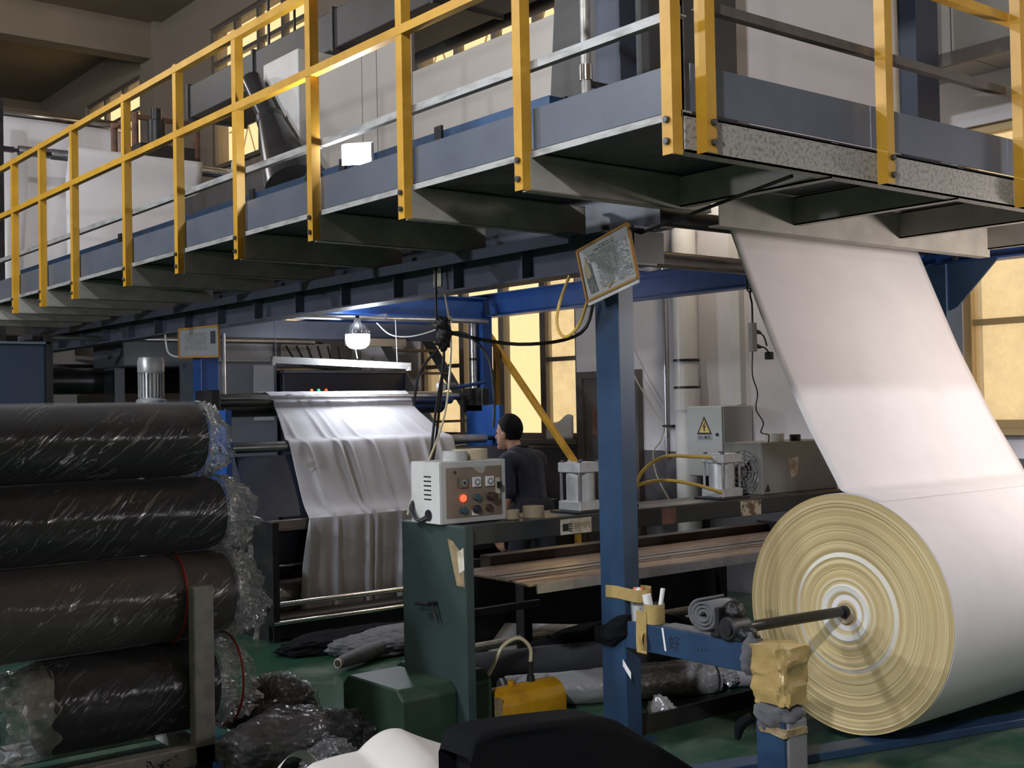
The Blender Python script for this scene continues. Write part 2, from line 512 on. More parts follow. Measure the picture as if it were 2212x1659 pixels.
# printed notice: rows of small print on paper
def print_mat(name, base, line, rows, flip=False):
    mt = bpy.data.materials.new(name)
    mt.use_nodes = True
    nt = mt.node_tree; N = nt.nodes; L = nt.links
    b = N['Principled BSDF']; b.inputs['Roughness'].default_value = 0.45
    tc = N.new('ShaderNodeTexCoord')
    mp = N.new('ShaderNodeMapping'); mp.inputs['Scale'].default_value = (1, 1, 1)
    L.new(tc.outputs['UV'], mp.inputs['Vector'])
    br = N.new('ShaderNodeTexBrick')
    br.inputs['Scale'].default_value = 1.0
    br.inputs['Brick Width'].default_value = 0.23
    br.inputs['Row Height'].default_value = 1.0 / rows
    br.inputs['Mortar Size'].default_value = 0.35 / rows
    br.inputs['Mortar Smooth'].default_value = 0.3
    br.inputs['Color1'].default_value = (0, 0, 0, 1); br.inputs['Color2'].default_value = (0.35, 0.35, 0.35, 1); br.inputs['Mortar'].default_value = (1, 1, 1, 1)
    L.new(mp.outputs['Vector'], br.inputs['Vector'])
    n = N.new('ShaderNodeTexNoise'); n.inputs['Scale'].default_value = 60; n.inputs['Detail'].default_value = 2
    L.new(mp.outputs['Vector'], n.inputs['Vector'])
    mx = N.new('ShaderNodeMath'); mx.operation = 'ADD'
    L.new(br.outputs['Color'], mx.inputs[0])
    mr = N.new('ShaderNodeMapRange'); mr.inputs['From Min'].default_value = 0.42; mr.inputs['From Max'].default_value = 0.62
    L.new(n.outputs['Fac'], mr.inputs['Value'])
    L.new(mr.outputs['Result'], mx.inputs[1]); mx.use_clamp = True
    sp = N.new('ShaderNodeSeparateXYZ'); L.new(tc.outputs['UV'], sp.inputs['Vector'])
    def inside(sock, lo, hi):
        c = N.new('ShaderNodeMath'); c.operation = 'COMPARE'
        c.inputs[1].default_value = (lo + hi) / 2; c.inputs[2].default_value = (hi - lo) / 2
        L.new(sock, c.inputs[0]); return c.outputs[0]
    a = N.new('ShaderNodeMath'); a.operation = 'MULTIPLY'
    L.new(inside(sp.outputs['X'], 0.05, 0.95), a.inputs[0]); L.new(inside(sp.outputs['Y'], 0.05, 0.92), a.inputs[1])
    inv = N.new('ShaderNodeMath'); inv.operation = 'SUBTRACT'; inv.inputs[0].default_value = 1; L.new(mx.outputs[0], inv.inputs[1])
    k = N.new('ShaderNodeMath'); k.operation = 'MULTIPLY'
    L.new(a.outputs[0], k.inputs[0]); L.new(inv.outputs[0], k.inputs[1])
    m = N.new('ShaderNodeMix'); m.data_type = 'RGBA'
    m.inputs['A'].default_value = (*base, 1); m.inputs['B'].default_value = (*line, 1)
    L.new(k.outputs[0], m.inputs['Factor'])
    L.new(m.outputs['Result'], b.inputs['Base Color'])
    return mt
notice_m = print_mat('printed_notice', (0.66, 0.64, 0.64), (0.10, 0.10, 0.11), 26)
notice_m2 = print_mat('faded_notice', (0.42, 0.42, 0.44), (0.24, 0.24, 0.26), 16)

def text_mesh(name, body, size, mat, parent, matrix, ext=0.0004):
    cu = bpy.data.curves.new(name, 'FONT')
    cu.body = body
    cu.size = size
    cu.align_x = 'CENTER'
    cu.align_y = 'CENTER'
    cu.extrude = ext
    cu.resolution_u = 2
    t = bpy.data.objects.new(name, cu)
    C.objects.link(t)
    dg = bpy.context.evaluated_depsgraph_get()
    me = bpy.data.meshes.new_from_object(t.evaluated_get(dg))
    bpy.data.objects.remove(t)
    me.name = name
    me.materials.clear()
    me.materials.append(mat)
    r = root_of(parent)
    me.transform(Matrix.Translation(-Vector(r.location)) @ matrix)
    o = bpy.data.objects.new(name, me)
    C.objects.link(o)
    o.parent = parent
    return o

def frame_matrix(origin, xdir, ydir):
    x = Vector(xdir).normalized(); y = Vector(ydir)
    y = (y - x * y.dot(x)).normalized(); z = x.cross(y)
    return Matrix(((x.x, y.x, z.x, origin[0]), (x.y, y.y, z.y, origin[1]), (x.z, y.z, z.z, origin[2]), (0, 0, 0, 1)))

# ================================================================== THE SETTING
struct('floor', G().box(-10, 8.3, -6, 28, -0.2, 0), floor_m)
CEIL = 8.2
ceil = struct('ceiling', G().box(-10, 8.3, -6, 28, CEIL, CEIL + 0.25), wallw)
for y in (0.6, 6.9, 13.2, 19.5, 25.8):
    part('concrete_beam', G().box(-9.99, 8.0, y - 0.18, y + 0.18, CEIL - 0.6, CEIL), wallw, ceil)
part('shade_column', G().box(-2.8, -2.1, 0.3, 0.9, 0, CEIL - 0.6), wallw, ceil)  # unseen column, added to keep high-bay light off the roll stack and middle posts
struct('wall_far', G().box(-10, 8.3, 28, 28.3, 0, CEIL), wallw)
struct('wall_left', G().box(-10.3, -10, -6, 28, 0, CEIL), wallw)
struct('wall_back', G().box(-10, 8.3, -6.3, -6, 0, CEIL), wallw)

WX = 8.0
WINS = [  # y0, y1, z0, z1, mullions, dusty pane columns
    (8.95, 11.75, 1.30, 3.60, (9.52, 10.22, 10.95), (0, 3)),
    (2.30, 4.75, 1.42, 3.60, (3.2, 4.05), (1, 2)),
    (14.3, 17.3, 1.30, 3.60, (15.3, 16.3), (0,)),
    (2.4, 5.5, 5.40, 7.60, (3.4, 4.45), ()),
    (8.6, 11.75, 5.40, 7.60, (9.55, 10.25, 10.95), ()),
    (14.3, 17.35, 5.40, 7.60, (15.05, 15.8, 16.55), ()),
    (20.2, 22.9, 5.40, 7.55, (21.1, 22.0), ()),
]
def wall_right():
    g = G()
    ys = sorted({-6, 28} | {w[0] for w in WINS} | {w[1] for w in WINS})
    for a, b in zip(ys[:-1], ys[1:]):
        hs = sorted([(w[2], w[3]) for w in WINS if w[0] <= a and w[1] >= b])
        z = 0
        for h0, h1 in hs:
            g.box(WX, WX + 0.3, a, b, z, h0)
            z = h1
        g.box(WX, WX + 0.3, a, b, z, CEIL)
    return g
me = mesh_of('wall_right', wall_right(), wall_paint)
wr = bpy.data.objects.new('wall_right', me)
C.objects.link(wr)
wr['kind'] = 'structure'
for y0, y1, z1 in ((7.46, 7.66, CEIL), (12.8, 13.5, CEIL), (19.2, 19.8, CEIL), (0.3, 0.9, CEIL)):
    part('pilaster', G().box(7.86 if y0 != 7.46 else 7.9, 8.0, y0, y1, 0, z1), wall_paint, wr)

for i, (y0, y1, z0, z1, mul, dusty) in enumerate(WINS):
    yellowish = i in (1,)
    fm = wframe_y if yellowish else wframe
    w = bpy.data.objects.new('window_%d' % (i + 1), None)
    w.location = (WX + 0.1, (y0 + y1) / 2, z0)
    C.objects.link(w)
    w['kind'] = 'structure'
    t = 0.06
    part('window_frame', G().box(8.04, 8.14, y0, y1, z0, z0 + t).box(8.04, 8.14, y0, y1, z1 - t, z1).box(8.04, 8.14, y0, y0 + t, z0 + t, z1 - t).box(8.04, 8.14, y1 - t, y1, z0 + t, z1 - t), fm, w)
    zt = z1 - 0.55 if i != 4 else z1 - 0.6
    part('transom', G().box(8.05, 8.13, y0 + t, y1 - t, zt - 0.03, zt + 0.03), fm, w)
    for m in mul:
        part('mullion', G().box(8.045, 8.135, m - 0.045, m + 0.045, z0 + t, z1 - t), fm, w)
    edges = [y0 + t] + list(mul) + [y1 - t]
    for k, (a, b) in enumerate(zip(edges[:-1], edges[1:])):
        gm = glass_d if k in dusty else glass
        part('window_pane', G().box(8.088, 8.094, a, b, zt, z1 - t), gm, w)
        if k in dusty and i < 3:
            zm = z0 + 0.47 * (zt - z0)
            part('glazing_bar', G().box(8.06, 8.12, a, b, zm - 0.022, zm + 0.022), fm, w)
            part('window_pane', G().box(8.088, 8.094, a, b, z0 + t, zm), gm, w)
            part('window_pane', G().box(8.088, 8.094, a, b, zm, zt), gm, w)
        else:
            part('window_pane', G().box(8.088, 8.094, a, b, z0 + t, zt), gm, w)
    part('window_sill', G().box(7.94, 8.04, y0 - 0.05, y1 + 0.05, z0 - 0.045, z0), wframe if not yellowish else wframe_y, w)
# trusses of the neighbouring hall seen through the upper windows
tr = thing('roof_truss', 'thin steel roof truss outside the upper windows', 'truss', (11.5, 14, 6.2))
g = G()
for k in range(12):
    ya = 7 + k * 1.4
    part('truss_diagonal', G().bar((11.5, ya, 6.3), (11.5, ya + 0.7, 7.7), 0.02, 0.02).bar((11.5, ya + 0.7, 7.7), (11.5, ya + 1.4, 6.3), 0.02, 0.02), card, tr)
part('truss_chord', G().bar((11.5, 7, 6.3), (11.5, 24, 6.3), 0.025, 0.025), card, tr)
part('truss_chord', G().bar((11.5, 7, 7.7), (11.5, 24, 7.7), 0.025, 0.025), card, tr)

# door in the window wall
d = bpy.data.objects.new('door_1', None)
d.location = (7.97, 8.46, 0); d['kind'] = 'structure'
C.objects.link(d)
doorm = M('door_paint', (0.10, 0.085, 0.08), 0.5, c2=(0.08, 0.07, 0.065), scale=3)
part('door_leaf', G().box(7.955, 8.0, 8.10, 8.80, 0.0, 1.90), doorm, d)
part('door_frame', G().box(7.93, 8.0, 8.80, 8.88, 0, 1.97).box(7.93, 8.0, 8.02, 8.10, 0, 1.97).box(7.93, 8.0, 8.10, 8.80, 1.90, 1.97), doorm, d)
part('door_handle', G().tube([(7.955, 8.18, 1.0), (7.91, 8.18, 1.0), (7.91, 8.28, 1.0)], 0.012), steel, d)
part('door_sticker', G().box(7.950, 7.955, 8.58, 8.68, 1.35, 1.62), rust, d)

# ================================================================== WALKWAY PLATFORM
XR = 3.0
POSTS = [2.836, 3.651, 4.495, 5.330, 6.179, 7.001, 7.862, 8.899, 9.642, 10.366, 11.15, 11.95]
YEND = 13.0
YF = 2.836
plat = thing('walkway_platform', 'raised steel walkway with grey-blue toe boards running to the far left', 'walkway', (3.5, 6.0, 2.5))
part('deck_plate', G().box(3.06, 3.95, 2.88, YEND, 2.662, 2.672), deckm, plat)
part('deck_plate', G().box(3.95, 7.3, 2.88, 4.05, 2.662, 2.672), deckm, plat)
part('edge_angle', G().box(3.045, 3.052, YF, YEND, 2.636, 2.662).box(3.052, 3.10, YF, YEND, 2.655, 2.662), raw_angle, plat)
for a, b in zip(POSTS[:-1], POSTS[1:]):
    part('toe_board', G().box(3.056, 3.061, a + 0.012, b - 0.004, 2.668, 2.832), slate, plat)
part('toe_board', G().box(3.056, 3.061, POSTS[-1] + 0.01, YEND, 2.668, 2.832), slate, plat)
# cantilever brackets (channel sections) under the walkway, one at each post
def bracket_g(y):
    g = G()
    g.box(3.04, 4.10, y - 0.002, y + 0.004, 2.505, 2.655)
    g.box(3.04, 4.10, y - 0.002, y + 0.05, 2.505, 2.511)
    g.box(3.04, 4.10, y - 0.002, y + 0.05, 2.649, 2.655)
    return g
b0 = None
for k, y in enumerate(POSTS[1:]):
    if b0 is None:
        b0 = part('cantilever_bracket', bracket_g(y), primer, plat)
        y00 = y
    else:
        o = b0.copy(); C.objects.link(o); o.location = (0, y - y00, 0)
# front edge of the platform
part('front_beam', G().box(3.065, 7.4, 2.838, 2.846, 2.52, 2.65).box(3.065, 7.4, 2.838, 2.90, 2.52, 2.527).box(3.065, 7.4, 2.838, 2.90, 2.643, 2.65), speck, plat)
FP = [3.12, 4.19, 5.26, 6.33, 7.38]
for a, b in zip(FP[:-1], FP[1:]):
    part('toe_board', G().box(a + 0.004, b - 0.004, 2.862, 2.867, 2.672, 2.842), slate, plat)
for x in (3.9, 4.8, 5.7, 6.6):
    part('cantilever_bracket', G().box(x - 0.003, x + 0.003, 2.846, 3.73, 2.515, 2.655).box(x - 0.003, x + 0.05, 2.846, 3.73, 2.515, 2.522).box(x - 0.003, x + 0.05, 2.846, 3.73, 2.648, 2.655), primer, plat)
part('cross_channel', G().box(4.25, 6.62, 3.73, 3.738, 2.47, 2.655).box(4.25, 6.62, 3.738, 3.80, 2.47, 2.477), primer, plat)
part('tie_rod', G().tube([(4.05, 4.06, 2.46), (3.80, 2.96, 2.53)], 0.008, 8), blackm, plat)

def lpost(x, y, z0, z1, w=0.05, t=0.006, flip=False):
    # angle section with its corner towards -x / -y
    if not flip:
        return G().prism([(x, y), (x + w, y), (x + w, y + t), (x + t, y + t), (x + t, y + w), (x, y + w)], 'z', z0, z1)
    return G().prism([(x, y - w + t), (x + t, y - w + t), (x + t, y), (x + w, y), (x + w, y + t), (x, y + t)], 'z', z0, z1)

bolt_g = G().lathe([(-0.014, 0.0105), (-0.012, 0.0125), (0, 0.0125)], (0, 0, 0), 'x', 8)
def bolt_x(parent, x, y, z):
    g = G(); g.v = [(p[0] + x, p[1] + y, p[2] + z) for p in bolt_g.v]; g.f = list(bolt_g.f)
    return part('bolt', g, bolt_m, parent, smooth=True, ang=30)
def bolt_y(parent, x, y, z):
    g = G(); g.v = [(p[1] + x, p[0] + y, p[2] + z) for p in bolt_g.v]; g.f = list(bolt_g.f)
    return part('bolt', g, bolt_m, parent, smooth=True, ang=30)

rail = thing('guard_railing', 'yellow angle-iron guard railing along the left side of the walkway', 'railing', (XR, 6.0, 2.5))
for y in POSTS:
    p = part('railing_post', lpost(XR, y, 2.505, 3.80), yellow, rail)
    bolt_x(p, XR, y + 0.024, 2.625); bolt_x(p, XR, y + 0.024, 2.55)
def rail_y(x, z, y0, y1, w=0.042):
    return G().prism([(x, z - w), (x + 0.006, z - w), (x + 0.006, z - 0.006), (x + w, z - 0.006), (x + w, z), (x, z)], 'y', y0, y1)
def rail_y_low(x, z, y0, y1, w=0.042):
    return G().prism([(x, z), (x, z - w), (x + w, z - w), (x + w, z - w + 0.006), (x + 0.006, z - w + 0.006), (x + 0.006, z)], 'y', y0, y1)
part('top_rail', rail_y_low(XR - 0.002, 3.79, POSTS[0], YEND), yellow, rail)
part('middle_rail', rail_y_low(XR - 0.002, 3.385, POSTS[0], YEND), yellow, rail)
for a, b in ((2.84, 5.36), (5.34, 7.05), (7.02, YEND)):
    part('lower_rail', rail_y_low(XR + 0.052, 3.025, a, b, 0.034), raw_angle, rail, label='unpainted grey lower rail')

rail2 = thing('guard_railing', 'yellow guard railing across the front end of the platform', 'railing', (5, YF, 2.5))
for i, x in enumerate(FP):
    g = lpost(x, YF - 0.050, 2.515, 3.80)
    p = part('railing_post', g, yellow, rail2)
    bolt_y(p, x + 0.030, YF - 0.050, 2.62); bolt_y(p, x + 0.030, YF - 0.050, 2.55)
def rail_x(y, z, x0, x1, w=0.042):
    return G().prism([(y, z), (y, z - w), (y + w, z - w), (y + w, z - w + 0.006), (y + 0.006, z - w + 0.006), (y + 0.006, z)], 'x', x0, x1)
dark_rail = M('weathered_brown_rail', (0.13, 0.105, 0.09), 0.6, 0.2, c2=(0.09, 0.075, 0.065), scale=10)
part('lower_rail', rail_x(YF + 0.012, 3.075, 3.16, 7.4, 0.036), dark_rail, rail2, label='dark unpainted lower rail')
part('middle_rail', rail_x(YF + 0.005, 3.42, 3.16, 7.4), yellow, rail2)
part('top_rail', rail_x(YF + 0.005, 3.80, 3.16, 7.4), yellow, rail2)

# ================================================================== MACHINE FRAME
def ibeam_y(g, x, w, z0, z1, y0, y1, t=0.012):
    g.box(x - w / 2, x + w / 2, y0, y1, z0, z0 + t)
    g.box(x - w / 2, x + w / 2, y0, y1, z1 - t, z1)
    g.box(x - t / 2, x + t / 2, y0, y1, z0 + t, z1 - t)
    return g
fr = thing('support_beam', 'slate-blue I-beam hung along the underside of the walkway', 'beam', (4.08, 8, 2.31))
part('beam_section', ibeam_y(G(), 4.08, 0.15, 2.31, 2.495, 4.05, 13.5, 0.011), blue_g, fr)
k = 0
y = 4.9
while y < 13.3:
    part('stiffener', G().box(4.006, 4.076, y - 0.005, y + 0.005, 2.321, 2.484), blue_g, fr); y += 0.62
part('end_plate', G().box(4.0, 4.2, 4.045, 4.055, 2.32, 2.47), blackm, fr)
part('guide_angle', G().prism([(3.915, 2.448), (3.922, 2.448), (3.922, 2.496), (4.0, 2.496), (4.0, 2.503), (3.915, 2.503)], 'y', 4.42, 13.4), blue_g, fr)
part('paper_tag', G().box(4.066, 4.068, 5.72, 5.80, 2.36, 2.47), dirty_paper, fr)

mb = thing('main_beam', 'deep dark blue main beam behind the walkway brackets', 'beam', (4.2, 8, 2.5))
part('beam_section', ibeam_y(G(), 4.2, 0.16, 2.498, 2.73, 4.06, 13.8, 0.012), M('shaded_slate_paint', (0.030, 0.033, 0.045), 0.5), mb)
fb = thing('main_beam', 'blue longitudinal beam in front of the window wall', 'beam', (7.02, 7, 2.5))
part('beam_section', ibeam_y(G(), 7.02, 0.14, 2.50, 2.72, 1.8, 13.8, 0.012), blue_b, fb)
xb = thing('cross_beam', 'bright blue cross beam above the hanging lamp', 'beam', (5.5, 9.1, 2.5))
part('beam_section', G().box(4.28, 6.95, 9.07, 9.08, 2.49, 2.67).box(4.28, 6.95, 9.02, 9.13, 2.478, 2.49).box(4.28, 6.95, 9.02, 9.13, 2.67, 2.682), blue_b, xb)
xb2 = thing('cross_beam', 'dark slate cross beam behind the hanging lamp', 'beam', (5.5, 9.7, 2.26))
part('beam_section', G().box(4.28, 6.95, 9.68, 9.72, 2.30, 2.46), blue_g, xb2)
part('timber_shim', G().box(5.75, 6.4, 9.60, 9.66, 2.24, 2.31), card, xb2)

def column(label, x0, x1, y0, y1, z0, z1, mat, plate=True):
    c = thing('steel_column', label, 'column', ((x0 + x1) / 2, (y0 + y1) / 2, z0))
    part('shaft', G().box(x0, x1, y0, y1, z0, z1), mat, c, bevel=0.004)
    if plate:
        part('base_plate', G().box(x0 - 0.05, x1 + 0.05, y0 - 0.05, y1 + 0.05, 0, 0.014), mat, c)
    return c
col1 = column('blue steel column in the middle with tape and bottles at its arm', 4.05, 4.155, 4.217, 4.386, 0, 2.31, blue)
g = G()
part('cap_plate', G().box(4.0, 4.2, 4.15, 4.45, 2.296, 2.31), blue, col1)
col2 = column('blue steel column with gusset half hidden by the hanging white web', 6.92, 7.10, 4.20, 4.37, 0, 2.50, blue)
part('gusset_plate', G().prism([(3.86, 2.50), (4.20, 2.50), (4.20, 2.20), (4.14, 2.22)], 'x', 6.94, 6.955), blue, col2)
part('gusset_bolt', G().lathe([(-0.015, 0.018), (0, 0.018)], (6.94, 4.02, 2.53), 'x', 8), bolt_m, col2)
part('gusset_bolt', G().lathe([(-0.015, 0.018), (0, 0.018)], (6.94, 4.14, 2.53), 'x', 8), bolt_m, col2)
col3 = column('blue column under the faded grey notice board', 4.05, 4.20, 9.03, 9.19, 0, 2.31, blue_b)
part('conduit', G().tube([(4.22, 8.98, 1.2), (4.22, 8.98, 2.28)], 0.016), steel, col3)
col4 = column('bright blue column with taped paper notes beside the worker', 6.90, 7.02, 9.05, 9.27, 0, 2.50, blue_b)
part('grey_conduit', G().tube([(6.84, 9.12, 1.15), (6.84, 9.12, 2.45)], 0.035, 14), steel, col4, smooth=True)
for z in (1.5, 2.1):
    part('conduit_clamp', G().lathe([(-0.012, 0.042), (0.012, 0.042)], (6.84, 9.12, z), 'z', 14), blackm, col4)
for i, (z0, z1) in enumerate(((1.583, 1.665), (1.518, 1.575), (1.448, 1.512), (1.413, 1.442))):
    n = part('paper_note', G().box(6.905, 7.01, 9.046, 9.0485, z0, z1), paper, col4)
    for r in range(2 if i != 0 else 1):
        zz = z1 - 0.020 - r * 0.024 if i < 3 else z1 - 0.013
        gg = G(); xx = 6.915; random.seed(30 + i * 5 + r)
        while xx < 6.99:
            w = random.uniform(0.004, 0.012)
            gg.box(xx, xx + w, 9.0445, 9.046, zz - random.uniform(0.004, 0.009), zz + random.uniform(0.002, 0.008)); xx += w + 0.004
        part('handwriting', gg, ink, n)

# arm and wrapped stand that carry the shaft of the big roll
arm = thing('roll_stand', 'blue roll stand arm with kraft-taped end post', 'stand', (4.1, 3.8, 0))
part('arm_beam', G().box(4.05, 4.155, 3.40, 4.215, 0.468, 0.598), blue, arm, bevel=0.003)
part('arm_top_strip', G().box(4.065, 4.15, 3.45, 3.98, 0.5985, 0.606), mid_fab, arm)
part('end_post', G().box(4.03, 4.16, 3.25, 3.40, 0, 0.30), blue, arm, bevel=0.004)
part('grey_sleeve', G().box(4.045, 4.17, 3.235, 3.30, 0.02, 0.30), M('grey_rubber_sheet', (0.20, 0.20, 0.21), 0.6), arm, bevel=0.01)
def wrap(x0, x1, y0, y1, z0, z1, seed, amp=0.012, n=36, m=14, taper=0.0):
    cx, cy = (x0 + x1) / 2, (y0 + y1) / 2
    hx, hy = (x1 - x0) / 2, (y1 - y0) / 2
    def fn(u, v):
        a = 2 * pi * v
        e = 0.35
        px = math.copysign(abs(cos(a)) ** e, cos(a)); py = math.copysign(abs(sin(a)) ** e, sin(a))
        z = z0 + (z1 - z0) * u
        k = 1 + taper * (u - 0.5)
        d = amp * (nz(px * 2, py * 2, z * 14, 1.3, seed) + 0.6 * abs(nz(px * 3, py * 3, z * 30, 2, seed + 3)))
        return (cx + px * (hx * k + d), cy + py * (hy * k + d), z + 0.010 * nz(px * 3, py * 3, u, 2, seed))
    g = G().grid(fn, m, n, wrap=True)
    o = len(g.v)
    g.v.append((cx, cy, z0)); g.v.append((cx, cy, z1 + 0.006))
    for j in range(n):
        g.f.append((o, j, (j + 1) % n)); g.f.append((o + 1, (m - 1) * n + (j + 1) % n, (m - 1) * n + j))
    return g
part('kraft_tape_wrap', wrap(4.015, 4.185, 3.225, 3.415, 0.36, 0.605, 2, 0.016, 44, 16, 0.12), kraft, arm, smooth=True, ang=22)
def knot(c, r, seed, amp=0.3, n=26, m=18, sc=(1, 1, 1)):
    def fn(u, v):
        th = pi * u; ph = 2 * pi * v
        d = Vector((sin(th) * cos(ph), sin(th) * sin(ph), cos(th)))
        rr = r * (1 + amp * nz(d.x, d.y, d.z, 2.2, seed) + amp * 0.6 * nz(d.x, d.y, d.z, 5, seed))
        return (c[0] + d.x * rr * sc[0], c[1] + d.y * rr * sc[1], c[2] + d.z * rr * sc[2])
    return G().grid(fn, m, n, wrap=True)
part('grey_rag', knot((4.10, 3.33, 0.31), 0.085, 5, 0.25, sc=(1.25, 1.25, 0.85)), mid_fab, arm, smooth=True, ang=180)
part('grey_rag', knot((4.05, 3.43, 0.545), 0.055, 9, 0.35, sc=(0.9, 0.8, 1.5)), mid_fab, arm, smooth=True, ang=180)
part('rag_tail', G().tube([(4.03, 3.42, 0.29), (4.0, 3.46, 0.25), (3.99, 3.47, 0.19)], [0.02, 0.025, 0.012], 8, 4), black_fab, arm, smooth=True)
part('torn_tape_band', wrap(4.022, 4.176, 3.232, 3.408, 0.235, 0.268, 12, 0.01), kraft_old, arm, smooth=True, ang=25)
# bearing block
part('bearing_back', G().box(4.03, 4.16, 3.60, 3.625, 0.605, 0.735), rubber, arm, bevel=0.004)
part('bearing_block', G().lathe([(-0.06, 0.045), (-0.05, 0.055), (0.05, 0.055), (0.06, 0.045)], (4.09, 3.555, 0.645), 'x', 20), rubber, arm, smooth=True)
part('bearing_base', G().box(4.04, 4.15, 3.46, 3.66, 0.599, 0.618), blackm, arm, bevel=0.003)
part('taped_knob', knot((4.10, 3.57, 0.715), 0.045, 21, 0.3), rubber, arm, smooth=True, ang=180)
part('hand_wrap', knot((4.07, 3.47, 0.635), 0.04, 23, 0.25, sc=(1.2, 1, 0.8)), rubber, arm, smooth=True, ang=180)
# hanzi marked on the arm
text_mesh('marker_writing', '好', 0.075, ink_b, arm, frame_matrix((4.0495, 3.89, 0.53), (0, -1, 0), (0, 0, 1)))
text_mesh('marker_writing', 'ʌ v ʏ', 0.03, ink_b, arm, frame_matrix((4.0495, 3.72, 0.53), (0, -1, 0), (0, 0, 1)))
part('white_tape_strip', G().grid(lambda u, v: (4.0485 - 0.002 * v, 3.965 - 0.02 * v + 0.012 * (u - 0.5), 0.597 - 0.105 * v), 3, 8), paper, arm)
part('kraft_tape_strip', G().grid(lambda u, v: (4.046 - 0.006 * v * abs(sin(7 * u + 3 * v)), 4.135 - 0.07 * u, 0.66 - 0.20 * v), 6, 10), kraft, arm, smooth=True)
part('loose_kraft_flap', G().grid(lambda u, v: (4.03 - 0.02 * sin(3 * v) * u, 4.115 - 0.045 * u - 0.02 * v, 0.565 - 0.08 * v), 5, 6), kraft, arm, smooth=True)

# floor rail of the roll stand
fl = thing('floor_rail', 'dark blue floor rail running under the big roll', 'rail', (5, 3.45, 0))
part('rail_section', G().bar((3.1, 3.86, 0.02), (6.6, 2.93, 0.02), 0.12, 0.04), blue, fl, bevel=0.004)



# ================================================================== BIG WHITE ROLL AND WEB
RC = (3.523, 0.620); RR = 0.575
def roll_end_mat():
    mt = bpy.data.materials.new('layered_roll_end')
    mt.use_nodes = True
    nt = mt.node_tree; N = nt.nodes; L = nt.links
    b = N['Principled BSDF']; b.inputs['Roughness'].default_value = 0.8
    tc = N.new('ShaderNodeTexCoord')
    sp = N.new('ShaderNodeSeparateXYZ'); L.new(tc.outputs['Object'], sp.inputs['Vector'])
    def mth(op, a, bb=None):
        n = N.new('ShaderNodeMath'); n.operation = op
        for i, q in enumerate((a, bb)):
            if q is None: continue
            if isinstance(q, float): n.inputs[i].default_value = q
            else: L.new(q, n.inputs[i])
        return n.outputs[0]
    zc = mth('SUBTRACT', sp.outputs['Z'], RR)
    r = mth('SQRT', mth('ADD', mth('MULTIPLY', sp.outputs['Y'], sp.outputs['Y']), mth('MULTIPLY', zc, zc)))
    nw = N.new('ShaderNodeTexNoise'); nw.inputs['Scale'].default_value = 2.2; L.new(tc.outputs['Object'], nw.inputs['Vector'])
    r2 = mth('ADD', r, mth('MULTIPLY', nw.outputs['Fac'], 0.012))
    cmb = N.new('ShaderNodeCombineXYZ'); L.new(r2, cmb.inputs['X'])
    def band(sc, det):
        n = N.new('ShaderNodeTexNoise'); n.inputs['Scale'].default_value = sc; n.inputs['Detail'].default_value = det
        n.inputs['Roughness'].default_value = 0.75
        L.new(cmb.outputs[0], n.inputs['Vector']); return n.outputs['Fac']
    cr = N.new('ShaderNodeValToRGB')
    e = cr.color_ramp.elements
    e[0].position = 0.28; e[0].color = (0.22, 0.15, 0.06, 1)
    e[1].position = 0.80; e[1].color = (0.80, 0.71, 0.48, 1)
    for p, c in ((0.40, (0.46, 0.34, 0.15, 1)), (0.50, (0.60, 0.47, 0.24, 1)), (0.62, (0.70, 0.58, 0.34, 1))):
        x = e.new(p); x.color = c
    L.new(band(34.0, 8.0), cr.inputs['Fac'])
    ring = N.new('ShaderNodeValToRGB'); ring.color_ramp.interpolation = 'LINEAR'
    e = ring.color_ramp.elements
    e[0].position = 0.0; e[0].color = (0, 0, 0, 1); e[1].position = 1.0; e[1].color = (0, 0, 0, 1)
    for p, v in ((0.108, 0), (0.115, 0.9), (0.142, 0.9), (0.150, 0), (0.168, 0.0), (0.172, 0.45), (0.178, 0), (0.272, 0), (0.278, 0.85), (0.292, 0.8), (0.300, 0.0)):
        x = e.new(p); x.color = (v, v, v, 1)
    L.new(r2, ring.inputs['Fac'])
    m = N.new('ShaderNodeMix'); m.data_type = 'RGBA'
    L.new(ring.outputs['Color'], m.inputs['Factor']); L.new(cr.outputs['Color'], m.inputs['A'])
    m.inputs['B'].default_value = (0.80, 0.78, 0.73, 1)
    L.new(m.outputs['Result'], b.inputs['Base Color'])
    bp = N.new('ShaderNodeBump'); bp.inputs['Strength'].default_value = 0.5; bp.inputs['Distance'].default_value = 0.006
    L.new(band(60.0, 8.0), bp.inputs['Height']); L.new(bp.outputs['Normal'], b.inputs['Normal'])
    return mt
X0, X1 = 4.858, 6.615
roll = thing('fabric_roll', 'huge white fabric roll with layered cream end being wound at right', 'fabric roll', (5.7, RC[0], RC[1] - RR))
prof = [(0.0, RR - 0.006), (0.004, RR), (X1 - X0 - 0.004, RR), (X1 - X0, RR - 0.01)]
part('roll_body', G().lathe([(t, r) for t, r in prof], (X0, RC[0], RC[1]), 'x', 128), white_fab, roll, smooth=True, ang=30)
random.seed(4)
pr = []; r = RR - 0.001; off = 0
while r > 0.05:
    off = 0.9 * off + random.uniform(-0.005, 0.005)
    pr.append((X0 + off - 0.006, r)); r -= random.choice((0.004, 0.006, 0.009, 0.014))
g = G()
n = 96
for x, r in pr:
    for k in range(n):
        a = 2 * pi * k / n
        g.v.append((x, RC[0] + r * cos(a), RC[1] + r * sin(a)))
for i in range(len(pr) - 1):
    for k in range(n):
        a = i * n + k; b = i * n + (k + 1) % n
        g.f.append((a, b, b + n, a + n))
e = (len(pr) - 1) * n
g.f.append(tuple(e + k for k in range(n)))
part('roll_end', g, roll_end_mat(), roll, smooth=True, ang=35)
